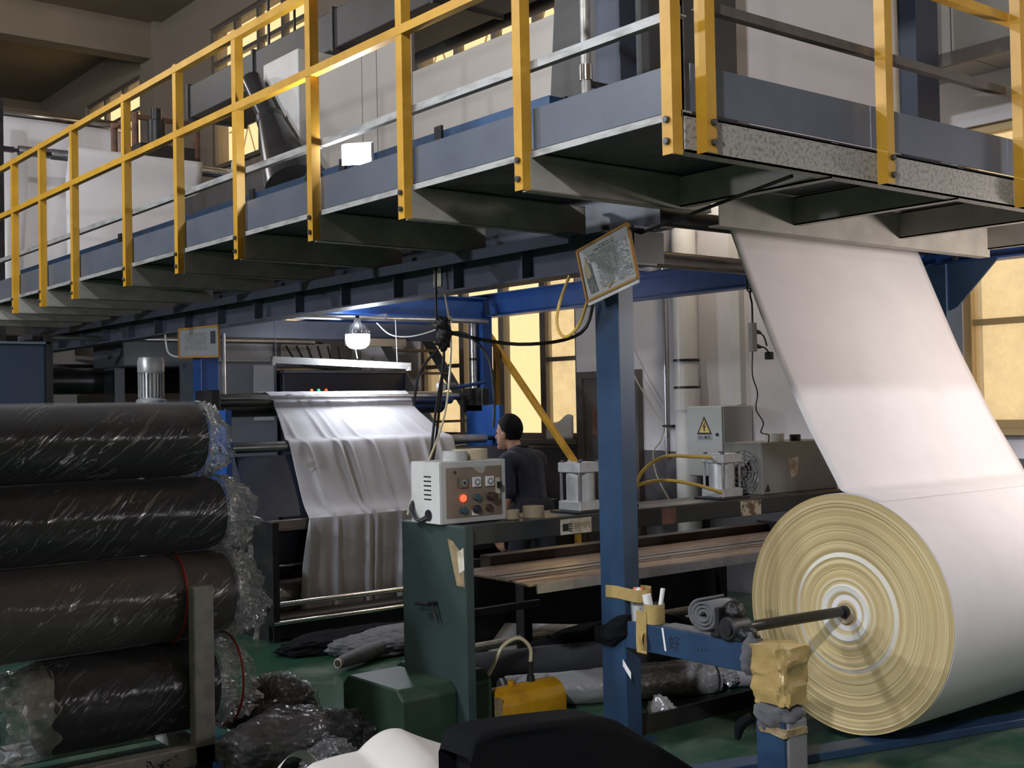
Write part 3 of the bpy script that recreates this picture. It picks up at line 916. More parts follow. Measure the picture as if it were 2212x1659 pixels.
part('core_tube', G().lathe([(-0.012, 0.042), (-0.014, 0.05), (0.05, 0.05)], (X0, RC[0], RC[1]), 'x', 28), card, roll, smooth=True)
sh = thing('winding_shaft', 'black steel shaft sticking out of the big white roll', 'shaft', (4.5, RC[0], 0.60))
part('shaft_bar', G().tube([(4.02, 3.545, 0.645), (4.90, RC[0] + 0.004, 0.628)], 0.025, 16), blackm, sh, smooth=True)
part('shaft_collar', G().lathe([(-0.012, 0.03), (0.03, 0.03)], (X0 - 0.02, RC[0], RC[1] + 0.008), 'x', 16), blackm, sh, smooth=True)

# the web: down past the deck, over the roller and onto the roll
wy = [(4.26, 5.6), (4.255, 4.6), (4.25, 3.6), (4.245, 2.95), (4.235, 2.62), (4.20, 2.555), (4.085, 2.28), (3.948, 1.960), (3.84, 1.740), (3.735, 1.535), (3.635, 1.365), (3.575, 1.265), (3.545, 1.215), (3.50, 1.1985), (3.42, 1.189), (3.33, 1.164)]
wp = spline([Vector((0, a, b)) for a, b in wy], 6)
def webf(u, v):
    i = u * (len(wp) - 1); k = min(int(i), len(wp) - 2); p = wp[k].lerp(wp[k + 1], i - k)
    t = v
    xl, xr = X0 + 0.004, X1 - 0.004
    if p.z > 3.0: xl, xr = 4.80, 6.53
    elif p.z > 2.62:
        s = (p.z - 2.62) / 0.38; xl = X0 + 0.004 + (4.80 - X0) * s; xr = X1 - 0.004 + (6.53 - X1) * s
    sag = 0.010 * sin(pi * v) * (1 if 1.3 < p.z < 2.5 else 0.0) * sin((p.z - 1.3) / 1.2 * pi) if 1.3 < p.z < 2.5 else 0
    rip = 0.0025 * nz(v * 3, p.z * 1.2, 0, 2, 3)
    return (xl + (xr - xl) * v, p.y - sag + (rip if p.z > 1.3 else 0), p.z)
web = solo('fabric_web', G().grid(webf, len(wp), 30), white_fab, 'wide white fabric web hanging from the platform roller down to the big roll', 'fabric', smooth=True, ang=180)
solidify(web, 0.003)

def roller(label, x0, x1, y, z, r, mat, ends=0.02, name='guide_roller', group=None):
    t = thing(name, label, 'roller', ((x0 + x1) / 2, y, z - r), group)
    part('roller_tube', G().lathe([(0, r * 0.97), (0.004, r), (x1 - x0 - 0.004, r), (x1 - x0, r * 0.97)], (x0, y, z), 'x', 32), mat, t, smooth=True)
    part('journal', G().lathe([(-0.10, ends), (0.0, ends)], (x0, y, z), 'x', 14), blackm, t, smooth=True)
    part('journal', G().lathe([(0.0, ends), (0.10, ends)], (x1, y, z), 'x', 14), blackm, t, smooth=True)
    return t
roller('dark steel roller under the platform that turns the white web', 4.36, 6.85, 4.285, 2.60, 0.045, blackm)
t = roller('brown tarnished roller behind the framed notice under the platform', 4.35, 6.8, 4.62, 2.44, 0.045, brownsteel)
part('cable_tie', G().lathe([(-0.008, 0.052), (0.008, 0.052)], (4.52, 4.62, 2.44), 'x', 16), rubber, t)
part('red_tape_band', G().lathe([(-0.02, 0.0475), (0.02, 0.0475)], (6.72, 4.285, 2.60), 'x', 20), red_p, web) if False else None

# ================================================================== UPPER MACHINERY (ON THE PLATFORM)
ub = thing('machine_base_beam', 'mid-blue base beam showing above the walkway toe boards', 'beam', (4.03, 9, 2.75))
part('beam_section', G().box(3.98, 4.09, 4.62, 13.5, 2.75, 3.235), blue, ub, bevel=0.003)
for y in (5.55, 6.3, 6.62, 7.9, 9.2, 10.5):
    part('clip', G().box(3.965, 3.98, y, y + 0.07, 3.16, 3.262), blackm, ub)
part('hanging_cloth', knot((3.99, 7.05, 3.225), 0.06, 31, 0.4, sc=(0.5, 2.2, 0.6)), dark_fab, ub, smooth=True, ang=180)

ov = thing('oven_housing', 'cream sheet-metal oven housing above the walkway', 'machine', (5.5, 6.8, 3.26))
def ovpanel(y0, y1, z0, z1, x=4.60):
    part('cover_panel', G().box(x, x + 0.03, y0 + 0.004, y1 - 0.004, z0, z1), cream, ov, bevel=0.004)
ovpanel(4.95, 6.77, 3.40, 3.95)
for a, b in ((6.77, 7.22), (7.22, 7.42), (7.42, 8.17)):
    ovpanel(a, b, 3.40, 4.30)
part('housing_core', G().box(4.63, 6.6, 4.97, 8.15, 3.30, 3.90), dkpanel, ov)
part('base_skirt', G().box(4.56, 4.62, 4.95, 8.17, 3.30, 3.395), M('stained_skirt', (0.24, 0.22, 0.18), 0.6, c2=(0.14, 0.13, 0.10), scale=7), ov)

du = thing('exhaust_duct', 'dark rectangular exhaust duct running above the cream housing', 'duct', (5.2, 8, 4.5))
part('duct_body', G().box(4.9, 5.5, 4.3, 11.2, 4.54, 4.86), dkpanel, du, bevel=0.01)
for y in (5.5, 6.9, 8.3, 9.7, 11.1):
    part('duct_flange', G().box(4.88, 5.52, y, y + 0.03, 4.52, 4.88), dkpanel, du)
part('duct_hanger', G().bar((5.2, 6, 4.86), (5.2, 6, 8.2), 0.02, 0.02).bar((5.2, 10, 4.86), (5.2, 10, 8.2), 0.02, 0.02), blackm, du)
# round black pipes beside the duct
pp = thing('steam_pipe', 'sooty round pipe running beside the dark exhaust duct', 'pipe', (5.75, 8, 4.5))
part('pipe_run', G().tube([(5.8, 4.4, 4.75), (5.8, 11, 4.75)], 0.14, 18), dkpanel, pp, smooth=True)
for y in (5, 8, 10.6):
    part('pipe_hanger', G().bar((5.8, y, 4.85), (5.8, y, 8.2), 0.02, 0.02), blackm, pp)

hp = thing('hopper_box', 'white sloped hopper box beside the cream housing', 'hopper', (4.85, 8.5, 3.7))
part('hopper_body', G().prism([(8.80, 4.46), (8.22, 4.46), (8.22, 3.66), (8.80, 4.20)], 'x', 4.52, 5.2), M('white_sheet_metal', (0.60, 0.57, 0.54), 0.5, c2=(0.52, 0.49, 0.46), scale=2), hp, bevel=0.01)
part('hopper_support', G().box(4.8, 4.9, 8.3, 8.4, 2.68, 3.9), dkpanel, hp)
cn = thing('suction_cone', 'black sheet-metal suction cone hanging beside the white hopper', 'duct', (4.38, 8.3, 3.2))
part('cone_pipe', G().tube([(4.42, 8.80, 4.32), (4.40, 8.45, 3.92)], 0.085, 20), M('black_sheet_metal', (0.045, 0.043, 0.045), 0.28, 0.5), cn, smooth=True)
part('cone_flare', G().tube([(4.40, 8.46, 3.93), (4.36, 8.02, 3.33)], [0.10, 0.225], 24), bpy.data.materials['black_sheet_metal'], cn, smooth=True)
part('cone_band', G().tube([(4.402, 8.475, 3.95), (4.397, 8.44, 3.90)], 0.108, 24), blackm, cn, smooth=True)

ms = thing('machine_side_panel', 'flat slate side panel of the upper machine below the suction cone', 'panel', (4.6, 9.4, 2.7))
part('panel_sheet', G().box(4.55, 4.60, 8.22, 10.6, 2.68, 3.62), dkpanel, ms, bevel=0.004)
part('pressure_gauge', G().lathe([(-0.05, 0.05), (0.0, 0.05)], (4.55, 8.92, 3.28), 'x', 18), M('pale_dial', (0.25, 0.25, 0.26), 0.4), ms)
part('curved_pipe', G().tube([(4.52, 8.85, 3.0), (4.45, 8.75, 3.1), (4.42, 8.5, 3.12), (4.45, 8.3, 2.95)], 0.05, 12, 5), M('dull_pipe_steel', (0.2, 0.2, 0.21), 0.4, 0.5), ms, smooth=True)

# dark tall covers and the column above the deck at the front
cv = thing('machine_cover', 'tall dark brown leaning machine cover above the front deck', 'panel', (4.45, 4.6, 2.68))
def leanp(y0, y1, lean, x=4.40):
    g = G()
    z0, z1 = 2.68, 5.6
    a = [(x, y0, z0), (x, y1, z0), (x + 0.04, y1, z0), (x + 0.04, y0, z0)]
    b = [(x, y0 - lean, z1), (x, y1 - lean, z1), (x + 0.04, y1 - lean, z1), (x + 0.04, y0 - lean, z1)]
    return g.add(a + b, [(0, 3, 2, 1), (4, 5, 6, 7), (0, 1, 5, 4), (1, 2, 6, 5), (2, 3, 7, 6), (3, 0, 4, 7)])
part('cover_sheet', leanp(4.47, 5.16, 0.28), dkpanel, cv)
part('cover_sheet', leanp(4.04, 4.455, 0.0, 4.36), dkpanel, cv)
part('cover_sheet', G().box(4.36, 4.75, 4.03, 4.06, 2.68, 5.6), dkpanel, cv)
part('cover_slot', G().box(4.385, 4.40, 4.95, 5.02, 3.24, 3.36), blackm, cv)
uc = thing('steel_column', 'dark blue column rising through the front deck beside the galvanised pipe', 'column', (4.2, 4.35, 2.68))
part('shaft', G().box(4.10, 4.22, 4.22, 4.40, 2.735, 5.8), M('dark_navy_paint', (0.03, 0.036, 0.06), 0.5), uc, bevel=0.004)  # one even dark navy coat, shared by both upper columns
up_ = thing('galvanised_pipe', 'upright galvanised pipe with a chrome union at the front deck', 'pipe', (3.93, 4.27, 2.68))
part('pipe_run', G().tube([(3.93, 4.28, 2.672), (3.93, 4.28, 5.6)], 0.024, 16), M('galvanised_steel', (0.46, 0.44, 0.40), 0.45, 0.4, c2=(0.30, 0.29, 0.27), scale=14), up_, smooth=True)
part('pipe_union', G().lathe([(0, 0.032), (0.075, 0.032)], (3.93, 4.28, 3.225), 'z', 18), chrome, up_, smooth=True)
part('pipe_clamp', G().box(3.93, 4.10, 4.26, 4.30, 3.20, 3.222), blackm, up_)
uc2 = thing('steel_column', 'dark column on the deck right of the upper white web', 'column', (6.85, 4.3, 2.68))
part('shaft', G().box(6.72, 6.97, 4.24, 4.42, 2.735, 5.8), bpy.data.materials['dark_navy_paint'], uc2, bevel=0.004)
# aluminium clad duct along the window wall, right
wd = thing('insulated_duct', 'grey aluminium-clad duct above the right-hand window', 'duct', (7.6, 3.6, 3.75))
for i, (a, b) in enumerate(((1.2, 3.05), (3.05, 4.35), (4.35, 6.2))):
    part('cladding_panel', G().box(7.30, 7.34, a + 0.004, b - 0.004, 3.95, 4.42), duct_al, wd, bevel=0.004)
    part('cladding_panel', G().box(7.30, 7.34, a + 0.004, b - 0.004, 4.43, 4.90), duct_al, wd, bevel=0.004)
    part('cladding_panel', G().box(7.34, 7.95, a + 0.004, b - 0.004, 3.95, 3.98), duct_al, wd)
part('duct_corner_angle', G().box(7.27, 7.30, 1.2, 6.2, 3.86, 3.95), wframe, wd)
part('duct_hanger', G().box(7.4, 7.44, 3.0, 3.04, 4.9, 8.2).box(7.4, 7.44, 5.0, 5.04, 4.9, 8.2), blackm, wd)

# ---- white fabric passes far down the walkway
sf = solo('fabric_web', G().grid(lambda u, v: (4.44 + 1.56 * v, 13.45 - (0.10 * cos(min(u, 0.16) / 0.16 * pi / 2) if u < 0.16 else 0) + 0.03 * nz(u * 2, v * 2, 0, 1, 4) - 0.1, 4.60 - 1.95 * u + (0.0)), 24, 20), white_fab, 'white fabric drop over a roller far along the walkway, in front', 'fabric', smooth=True, ang=180)
solidify(sf, 0.004)
roller('slim roller holding the front white fabric drop far along the walkway', 4.3, 6.55, 13.43, 4.53, 0.06, steel)
sf2 = solo('fabric_web', G().grid(lambda u, v: (4.35 + 1.62 * v, 15.75 + 0.03 * nz(u, v * 3, 0, 2, 8) - 0.7 * max(0, u - 0.35), 5.46 - 2.6 * u), 20, 20), white_fab, 'rearmost white fabric pass hanging from a chrome roller at far left', 'fabric', smooth=True, ang=180)
solidify(sf2, 0.004)
roller('long chrome roller above the rearmost white fabric pass', 3.9, 6.1, 15.78, 5.50, 0.075, chrome)
t = roller('short steel roller in front of the rearmost fabric pass', 4.30, 5.05, 14.6, 4.78, 0.06, steel)
part('bearing_post', G().box(3.98, 4.12, 14.55, 14.65, 0.0, 5.35), blackm, t)
part('bearing_arm', G().box(4.10, 4.25, 14.57, 14.63, 4.75, 4.81), blackm, t)
rb = thing('roller_support', 'blue roller support post with a yellow band and a rag on top', 'post', (6.5, 13.4, 2.7))
part('post', G().box(6.46, 6.56, 13.36, 13.46, 2.70, 4.50), sky_blue, rb)
part('yellow_band', G().box(6.45, 6.57, 13.35, 13.47, 3.95, 4.0), kraft, rb)
part('white_rag', knot((6.52, 13.4, 4.62), 0.10, 41, 0.3, sc=(0.8, 0.8, 1.3)), white_fab, rb, smooth=True, ang=180)
sc = thing('pipe_scaffold', 'brownish tube scaffold standing far along the walkway', 'scaffold', (5.9, 14.6, 2.7))
for x, y in ((5.6, 14.3), (5.6, 15.0), (6.4, 14.3), (6.4, 15.0)):
    part('standard', G().tube([(x, y, 2.7), (x, y, 5.35)], 0.045, 8), rust, sc)
for z in (3.6, 4.5, 5.3):
    part('ledger', G().tube([(5.6, 14.3, z), (6.4, 14.3, z)], 0.035, 8), rust, sc)
    part('ledger', G().tube([(5.6, 14.3, z), (5.6, 15.0, z)], 0.035, 8), rust, sc)
dm = thing('drive_unit', 'black drive unit with a small motor near the chrome roller', 'machine', (5.7, 13.9, 3.9))
part('gear_housing', G().box(5.5, 6.2, 13.9, 14.25, 2.7, 4.9), blackm, dm, bevel=0.01)
part('motor_can', G().lathe([(0, 0.11), (0.3, 0.11), (0.32, 0.06), (0.45, 0.06)], (5.75, 14.0, 4.9), 'z', 16), blackm, dm, smooth=True)
um = thing('upper_machine_body', 'dark machine body behind the white fabric drops on the walkway', 'machine', (5.4, 17, 2.7))
part('machine_body', G().box(4.2, 6.8, 16.4, 18, 2.7, 4.4), dkpanel, um, bevel=0.02)
part('upper_shelf', G().box(6.0, 6.9, 12.0, 16.3, 4.0, 4.12), dkpanel, um)

# floodlight clamped on the walkway
fl_ = thing('floodlight', 'lit LED floodlight clamped to the walkway lower rail', 'lamp', (3.30, 5.40, 2.95))
part('lamp_body', G().add([(3.255, 5.46, 3.045), (3.255, 5.46, 2.935), (3.335, 5.30, 2.925), (3.335, 5.30, 3.035), (3.285, 5.48, 3.06), (3.285, 5.48, 2.95), (3.365, 5.32, 2.94), (3.365, 5.32, 3.05)],
     [(0, 1, 2, 3), (4, 7, 6, 5), (0, 4, 5, 1), (1, 5, 6, 2), (2, 6, 7, 3), (3, 7, 4, 0)]), whitep, fl_)
part('lamp_lens', G().add([(3.256, 5.447, 3.035), (3.256, 5.447, 2.955), (3.322, 5.315, 2.945), (3.322, 5.315, 3.025)], [(0, 1, 2, 3)]), led_flood, fl_)
part('lamp_bracket', G().bar((3.31, 5.40, 2.94), (3.31, 5.42, 2.70), 0.02, 0.02), steel, fl_)
lamp('floodlight_glow', (3.18, 5.33, 2.99), 30, (0.85, 0.91, 1.0), 0.04)

# ================================================================== FRAMED NOTICES
def notice(label, x, pts, mat, fm, band=0.011):
    t = thing('framed_notice', label, 'sign', (x, sum(p[0] for p in pts) / 4, min(p[1] for p in pts)))
    tl, tr_, br, bl = [Vector((x, p[0], p[1])) for p in pts]
    r = t.location
    o = Vector((0.012, 0, 0))
    me = mesh_of('notice_sheet', G().add([bl, br, tr_, tl, bl + o, br + o, tr_ + o, tl + o], [(0, 1, 2, 3), (7, 6, 5, 4), (0, 4, 5, 1), (1, 5, 6, 2), (2, 6, 7, 3), (3, 7, 4, 0)]), mat, r)
    uv = me.uv_layers.new(name='UVMap')
    q = {0: (0, 0), 1: (1, 0), 2: (1, 1), 3: (0, 1)}
    for pl in me.polygons:
        for li in pl.loop_indices:
            vi = me.loops[li].vertex_index
            co = me.vertices[vi].co + r
            e1 = br - bl; e2 = tl - bl; d = co - bl
            uv.data[li].uv = (d.dot(e1) / e1.length_squared, d.dot(e2) / e2.length_squared)
    s = bpy.data.objects.new('notice_sheet', me); C.objects.link(s); s.parent = t
    for a, b in ((tl, tr_), (tr_, br), (br, bl), (bl, tl)):
        part('frame_strip', G().bar(a - Vector((0.002, 0, 0)), b - Vector((0.002, 0, 0)), band, 0.012, (1, 0, 0)), fm, t)
    return t, (tl, tr_, br, bl)
wood_f = M('orange_wood_frame', (0.55, 0.27, 0.05), 0.45)
nt1, q = notice('tilted framed printed notice on the middle blue column', 3.955, [(4.398, 2.407), (4.041, 2.498), (3.978, 2.236), (4.330, 2.153)], M('notice_paper', (0.60, 0.585, 0.59), 0.5, c2=(0.54, 0.525, 0.52), scale=9), wood_f)
tl, tr_, br, bl = q
def onq(u, v): return bl + (br - bl) * u + (tl - bl) * v
def patch(us, m, nm, dx=-0.0035, parent=nt1):
    return part(nm, G().add([onq(u, v) + Vector((dx, 0, 0)) for u, v in us], [tuple(range(len(us)))]), m, parent)
patch([(0.06, 0.62), (0.20, 0.66), (0.23, 0.30), (0.25, 0.10), (0.10, 0.10), (0.08, 0.3)], M('dark_photo_print', (0.12, 0.12, 0.13), 0.4, c2=(0.3, 0.29, 0.28), scale=60), 'photo_print')
patch([(0.07, 0.60), (0.115, 0.80), (0.165, 0.63), (0.185, 0.45), (0.14, 0.38), (0.09, 0.42)], tape_tan, 'torn_patch', -0.0045)
patch([(0.42, 0.16), (0.55, 0.13), (0.45, 0.05)], tape_tan, 'torn_patch', -0.0045)
def print_rows(parent, rows, u0, u1, v0, v1, seed, th=0.42, dx=-0.0032, gap=(0.004, 0.02), wl=(0.01, 0.06), skip=0.1, cols=None):
    random.seed(seed); g = G()
    for r in range(rows):
        v = v1 - (v1 - v0) * (r + 0.5) / rows; hh = (v1 - v0) / rows * th / 2
        u = u0 + random.uniform(0, 0.05)
        while u < u1:
            w = random.uniform(*wl)
            if random.random() > skip:
                ue = min(u + w, u1); k = hh * random.uniform(0.6, 1.0)
                g.add([onq(u, v - k) + Vector((dx, 0, 0)), onq(ue, v - k) + Vector((dx, 0, 0)), onq(ue, v + k) + Vector((dx, 0, 0)), onq(u, v + k) + Vector((dx, 0, 0))], [(0, 1, 2, 3)])
            u += w + random.uniform(*gap)
    return part('printed_text', g, M('faded_ink_%d' % seed, (0.16, 0.16, 0.17), 0.6), parent)
print_rows(nt1, 2, 0.30, 0.72, 0.84, 0.93, 2, 0.5)
print_rows(nt1, 6, 0.08, 0.95, 0.66, 0.82, 3, 0.40)
print_rows(nt1, 19, 0.29, 0.60, 0.10, 0.66, 4, 0.40)
print_rows(nt1, 19, 0.62, 0.95, 0.10, 0.66, 5, 0.40)
part('white_lower_edge', G().bar(bl + Vector((0.004, 0.0, -0.012)), br + Vector((0.004, 0, -0.012)), 0.022, 0.006, (1, 0, 0)), paper, nt1)
part('hanger_wire', G().tube([tl * 0.5 + tr_ * 0.5 + Vector((0.006, 0, 0)), (4.0, 4.2, 2.50)], 0.003, 6), steel, nt1)
nt2, q = notice('faded grey notice board at the rear blue column', 3.985, [(9.30, 2.325), (8.56, 2.31), (8.55, 2.072), (9.30, 2.10)], M('faded_notice_paper', (0.36, 0.36, 0.375), 0.5), wood_f, 0.014)
tl, tr_, br, bl = q
patch([(0.80, 0.88), (0.91, 0.88), (0.91, 0.45), (0.80, 0.45)], M('dark_label', (0.06, 0.065, 0.08), 0.5), 'dark_label', -0.0035, nt2)
print_rows(nt2, 10, 0.12, 0.70, 0.25, 0.85, 6, 0.3)
part('white_cable', G().tube([(4.0, 9.62, 2.30), (3.99, 9.55, 2.16), (3.99, 9.40, 2.11), (3.99, 9.30, 2.11)], 0.008, 8, 4), whitep, nt2, smooth=True)

# ================================================================== PRESS (GREEN MACHINE)
ps = thing('green_press', 'dark green cutting press with a long beam and worn steel table', 'machine', (4.8, 5.0, 0))
part('side_panel', G().box(3.35, 3.405, 4.562, 5.10, 0, 1.082), green, ps, bevel=0.006)
part('press_beam', G().box(3.405, 6.75, 4.60, 4.98, 0.985, 1.078), M('black_green_paint', (0.022, 0.026, 0.026), 0.4, c2=(0.03, 0.03, 0.03), scale=5, chip=(0.3, 0.3, 0.28), chip_t=0.76, chip_s=9), ps, bevel=0.004)
part('beam_top_wear', G().box(3.85, 6.70, 4.62, 4.80, 1.078, 1.081), M('worn_beam_top', (0.22, 0.20, 0.18), 0.4, 0.4, c2=(0.08, 0.075, 0.07), scale=7), ps)
part('side_panel', G().box(6.75, 6.80, 4.562, 5.10, 0, 1.082), green, ps, bevel=0.006)
part('upper_jaw', G().box(4.22, 6.74, 5.50, 5.60, 0.69, 0.785), oily, ps, bevel=0.004)
part('upper_jaw_bar', G().box(4.30, 6.74, 5.46, 5.50, 0.675, 0.715), rust, ps, bevel=0.003)
part('jaw_bracket', G().box(6.70, 6.75, 5.10, 5.60, 0.66, 0.80), blackm, ps)
part('table_plate', G().box(3.92, 6.70, 4.95, 5.45, 0.722, 0.735), copper, ps, bevel=0.002)
part('table_groove', G().box(3.93, 6.70, 5.00, 5.06, 0.735, 0.741).box(3.93, 6.70, 5.10, 5.13, 0.735, 0.741), steel, ps)
part('table_plate', G().prism([(4.80, 0.712), (4.95, 0.722), (4.95, 0.732), (4.80, 0.722)], 'x', 3.93, 6.70), copper, ps)
part('table_lip', G().prism([(4.79, 0.672), (4.80, 0.672), (4.802, 0.722), (4.792, 0.722)], 'x', 3.98, 6.70), steel, ps)
part('under_rail', G().box(4.25, 6.74, 5.9, 5.96, 0.06, 0.11), blackm, ps)
part('floor_strip', G().tube([(4.18, 5.86, 0.185), (6.74, 5.86, 0.185)], 0.028, 10), M('chalky_pipe', (0.40, 0.36, 0.30), 0.7, c2=(0.28, 0.25, 0.2), scale=16), ps)
part('back_sheet', G().box(4.25, 6.74, 5.98, 6.0, 0.12, 0.70), blackm, ps)
for x in (4.72, 5.75, 6.55):
    part('table_leg', G().box(x, x + 0.07, 5.82, 5.90, 0.0, 0.715), blackm, ps, bevel=0.003)
part('cross_tie', G().box(3.85, 4.60, 5.50, 5.54, 0.45, 0.49), blackm, ps)
part('hand_crank', G().tube([(3.35, 4.80, 0.70), (3.30, 4.80, 0.70), (3.295, 4.90, 0.695)], 0.011, 8), blackm, ps)
part('crank_lever', G().tube([(3.32, 4.80, 0.70), (3.325, 4.765, 0.62)], 0.007, 8), blackm, ps)
part('motor_cover', G().prism([(4.64, 0.0), (5.18, 0.0), (5.18, 0.30), (5.13, 0.345), (4.69, 0.345), (4.64, 0.30)], 'x', 3.04, 3.35), green_l, ps, bevel=0.01)
part('motor_cover', G().prism([(4.72, 0.0), (5.28, 0.0), (5.28, 0.30), (5.22, 0.345), (4.78, 0.345), (4.72, 0.30)], 'x', 3.405, 3.62), green_l, ps, bevel=0.01)
part('old_tape', G().add([(3.3485, 4.70, 1.02), (3.3485, 4.655, 1.01), (3.3485, 4.58, 0.95), (3.3485, 4.565, 0.80), (3.3485, 4.63, 0.80)], [(0, 1, 2, 3, 4)]), kraft_old, ps)
part('old_tape', G().add([(3.3480, 4.62, 0.96), (3.3480, 4.57, 0.985), (3.3480, 4.565, 0.88), (3.3480, 4.61, 0.86)], [(0, 1, 2, 3)]), dirty_paper, ps)
# stickers on the press beam front
st = part('hazard_sticker', G().box(3.98, 4.19, 4.596, 4.599, 0.99, 1.068), dirty_paper, ps)
g = G()
g.box(3.992, 4.03, 4.5945, 4.596, 1.008, 1.045)
for k in range(4): g.bar((4.03 + 0.0, 4.595, 1.012 + k * 0.010), (4.055, 4.595, 1.004 + k * 0.013), 0.0015, 0.006)
part('hand_symbol', g, ink, st)
g = G(); random.seed(3)
for k in range(9):
    xx = 4.075 + k * 0.012; g.box(xx, xx + 0.006, 4.5945, 4.596, 1.01 + random.uniform(0, 0.02), 1.045)
part('faded_print', g, kraft_old, st)
part('rusty_sticker', G().box(4.71, 4.82, 4.596, 4.599, 0.987, 1.072), M('faded_red_label', (0.16, 0.07, 0.05), 0.7, c2=(0.10, 0.05, 0.04), scale=30), ps)
st = part('torn_sticker', G().box(5.36, 5.54, 4.596, 4.599, 0.985, 1.072), M('torn_cream_label', (0.50, 0.44, 0.32), 0.7, c2=(0.16, 0.09, 0.05), scale=14, lo=0.5, hi=0.56), ps)

# control box on the press
bx = thing('control_box', 'grey control box with brown panel, buttons and a red lamp on the press', 'control box', (3.5, 4.8, 1.083))
CX0, CX1, CY0, CY1, CZ0, CZ1 = 3.325, 3.725, 4.715, 4.965, 1.083, 1.385
part('enclosure', G().box(CX0, CX1, CY0, CY1, CZ0, CZ1), beige_box, bx, bevel=0.004)
part('side_plate', G().box(CX0 - 0.003, CX0, CY0 + 0.004, CY1 - 0.004, CZ0 + 0.004, CZ1 - 0.004), beige_side, bx)
for k in range(6):
    part('vent_slot', G().box(CX0 - 0.005, CX0 - 0.002, CY0 + 0.075, CY0 + 0.135, 1.20 + k * 0.022, 1.206 + k * 0.022), blackm, bx)
part('cable_hole', G().lathe([(-0.0055, 0.028), (0, 0.028)], (CX0 - 0.002, CY0 + 0.10, 1.125), 'x', 16), blackm, bx)
pn = part('front_panel', G().box(CX0 + 0.035, CX1 - 0.03, CY0 - 0.004, CY0, CZ0 + 0.03, CZ1 - 0.03), panel_br, bx)
y = CY0 - 0.004
def knob(nm, x, z, r, h, m, p=pn):
    return part(nm, G().lathe([(-h, r * 0.85), (-h + 0.004, r), (0, r)], (x, y, z), 'y', 18), m, p, smooth=True)
for i, x in enumerate((3.455, 3.535, 3.615)):
    mm = part('dial_meter', G().box(x - 0.026, x + 0.026, y - 0.012, y, 1.255, 1.305), M('meter_face_%d' % i, (0.62, 0.62, 0.63) if i else (0.16, 0.13, 0.10), 0.3), pn, bevel=0.003)
    part('meter_dial', G().lathe([(-0.003, 0.017), (0, 0.017)], (x, y - 0.012, 1.28), 'y', 16), M('meter_dial_%d' % i, (0.25, 0.25, 0.26), 0.35), mm)
    part('meter_hub', G().lathe([(-0.004, 0.007), (0, 0.007)], (x, y - 0.014, 1.28), 'y', 10), whitep if i else blackm, mm)
sw = part('toggle_switch', G().box(3.655, 3.68, y - 0.006, y, 1.215, 1.295), M('switch_plate', (0.45, 0.40, 0.33), 0.5), pn)
part('toggle_lever', G().box(3.661, 3.675, y - 0.03, y - 0.006, 1.245, 1.275), blackm, sw)
rl = part('red_indicator', G().lathe([(-0.014, 0.012), (-0.008, 0.017), (0, 0.018)], (3.455, y, 1.205), 'y', 16), red_lamp, pn, smooth=True)
knob('push_button', 3.535, 1.205, 0.017, 0.022, teal_box)
knob('rotary_knob', 3.62, 1.205, 0.021, 0.045, M('dark_brown_knob', (0.05, 0.025, 0.02), 0.4))
knob('push_button', 3.455, 1.148, 0.019, 0.016, teal_box)
knob('push_button', 3.535, 1.148, 0.019, 0.02, M('navy_button', (0.015, 0.02, 0.04), 0.4))
knob('push_button', 3.612, 1.148, 0.018, 0.016, bpy.data.materials['dark_brown_knob'])
part('panel_mark', G().add([(3.40, y - 0.001, 1.325), (3.408, y - 0.001, 1.345), (3.418, y - 0.001, 1.325)], [(0, 1, 2)]), ink, pn)
part('scuffed_label', G().add([(3.51, y - 0.001, 1.355), (3.60, y - 0.001, 1.355), (3.58, y - 0.001, 1.32), (3.55, y - 0.001, 1.325)], [(0, 1, 2, 3)]), M('scuff_grey', (0.36, 0.34, 0.31), 0.6), pn)
part('paper_scrap', G().add([(3.505, y - 0.001, 1.145), (3.52, y - 0.001, 1.125), (3.56, y - 0.001, 1.118), (3.505, y - 0.001, 1.118)], [(0, 1, 2, 3)]), paper, pn)

def tape(label, c, r, ri, h, mat, group=None):
    g = G(); n = 36; x, y_, z = c
    prof = [(0, ri), (0, r), (h, r), (h, ri)]
    for t, q in prof:
        for k in range(n):
            a = 2 * pi * k / n; g.v.append((x + q * cos(a), y_ + q * sin(a), z + t))
    for i in range(4):
        for k in range(n):
            a = i * n + k; b = i * n + (k + 1) % n; j = ((i + 1) % 4) * n
            g.f.append((a, b, j + (k + 1) % n, j + k))
    return solo('tape_roll', g, mat, label, 'tape', smooth=True)
tape('grey transparent tape roll at the left edge of the control box top', (3.475, 4.80, 1.3855), 0.062, 0.04, 0.048, M('clear_tape', (0.42, 0.42, 0.42), 0.25, c2=(0.55, 0.55, 0.55), scale=20))
tape('large tan tape roll on the control box top', (3.62, 4.87, 1.3855), 0.088, 0.06, 0.05, tape_tan)
tape('small brown tape roll right beside the control box', (3.765, 4.72, 1.0815), 0.038, 0.028, 0.045, tape_brown)
tape('bigger brown tape roll on the press beam near the first cylinder', (3.905, 4.72, 1.0815), 0.055, 0.042, 0.055, tape_brown)

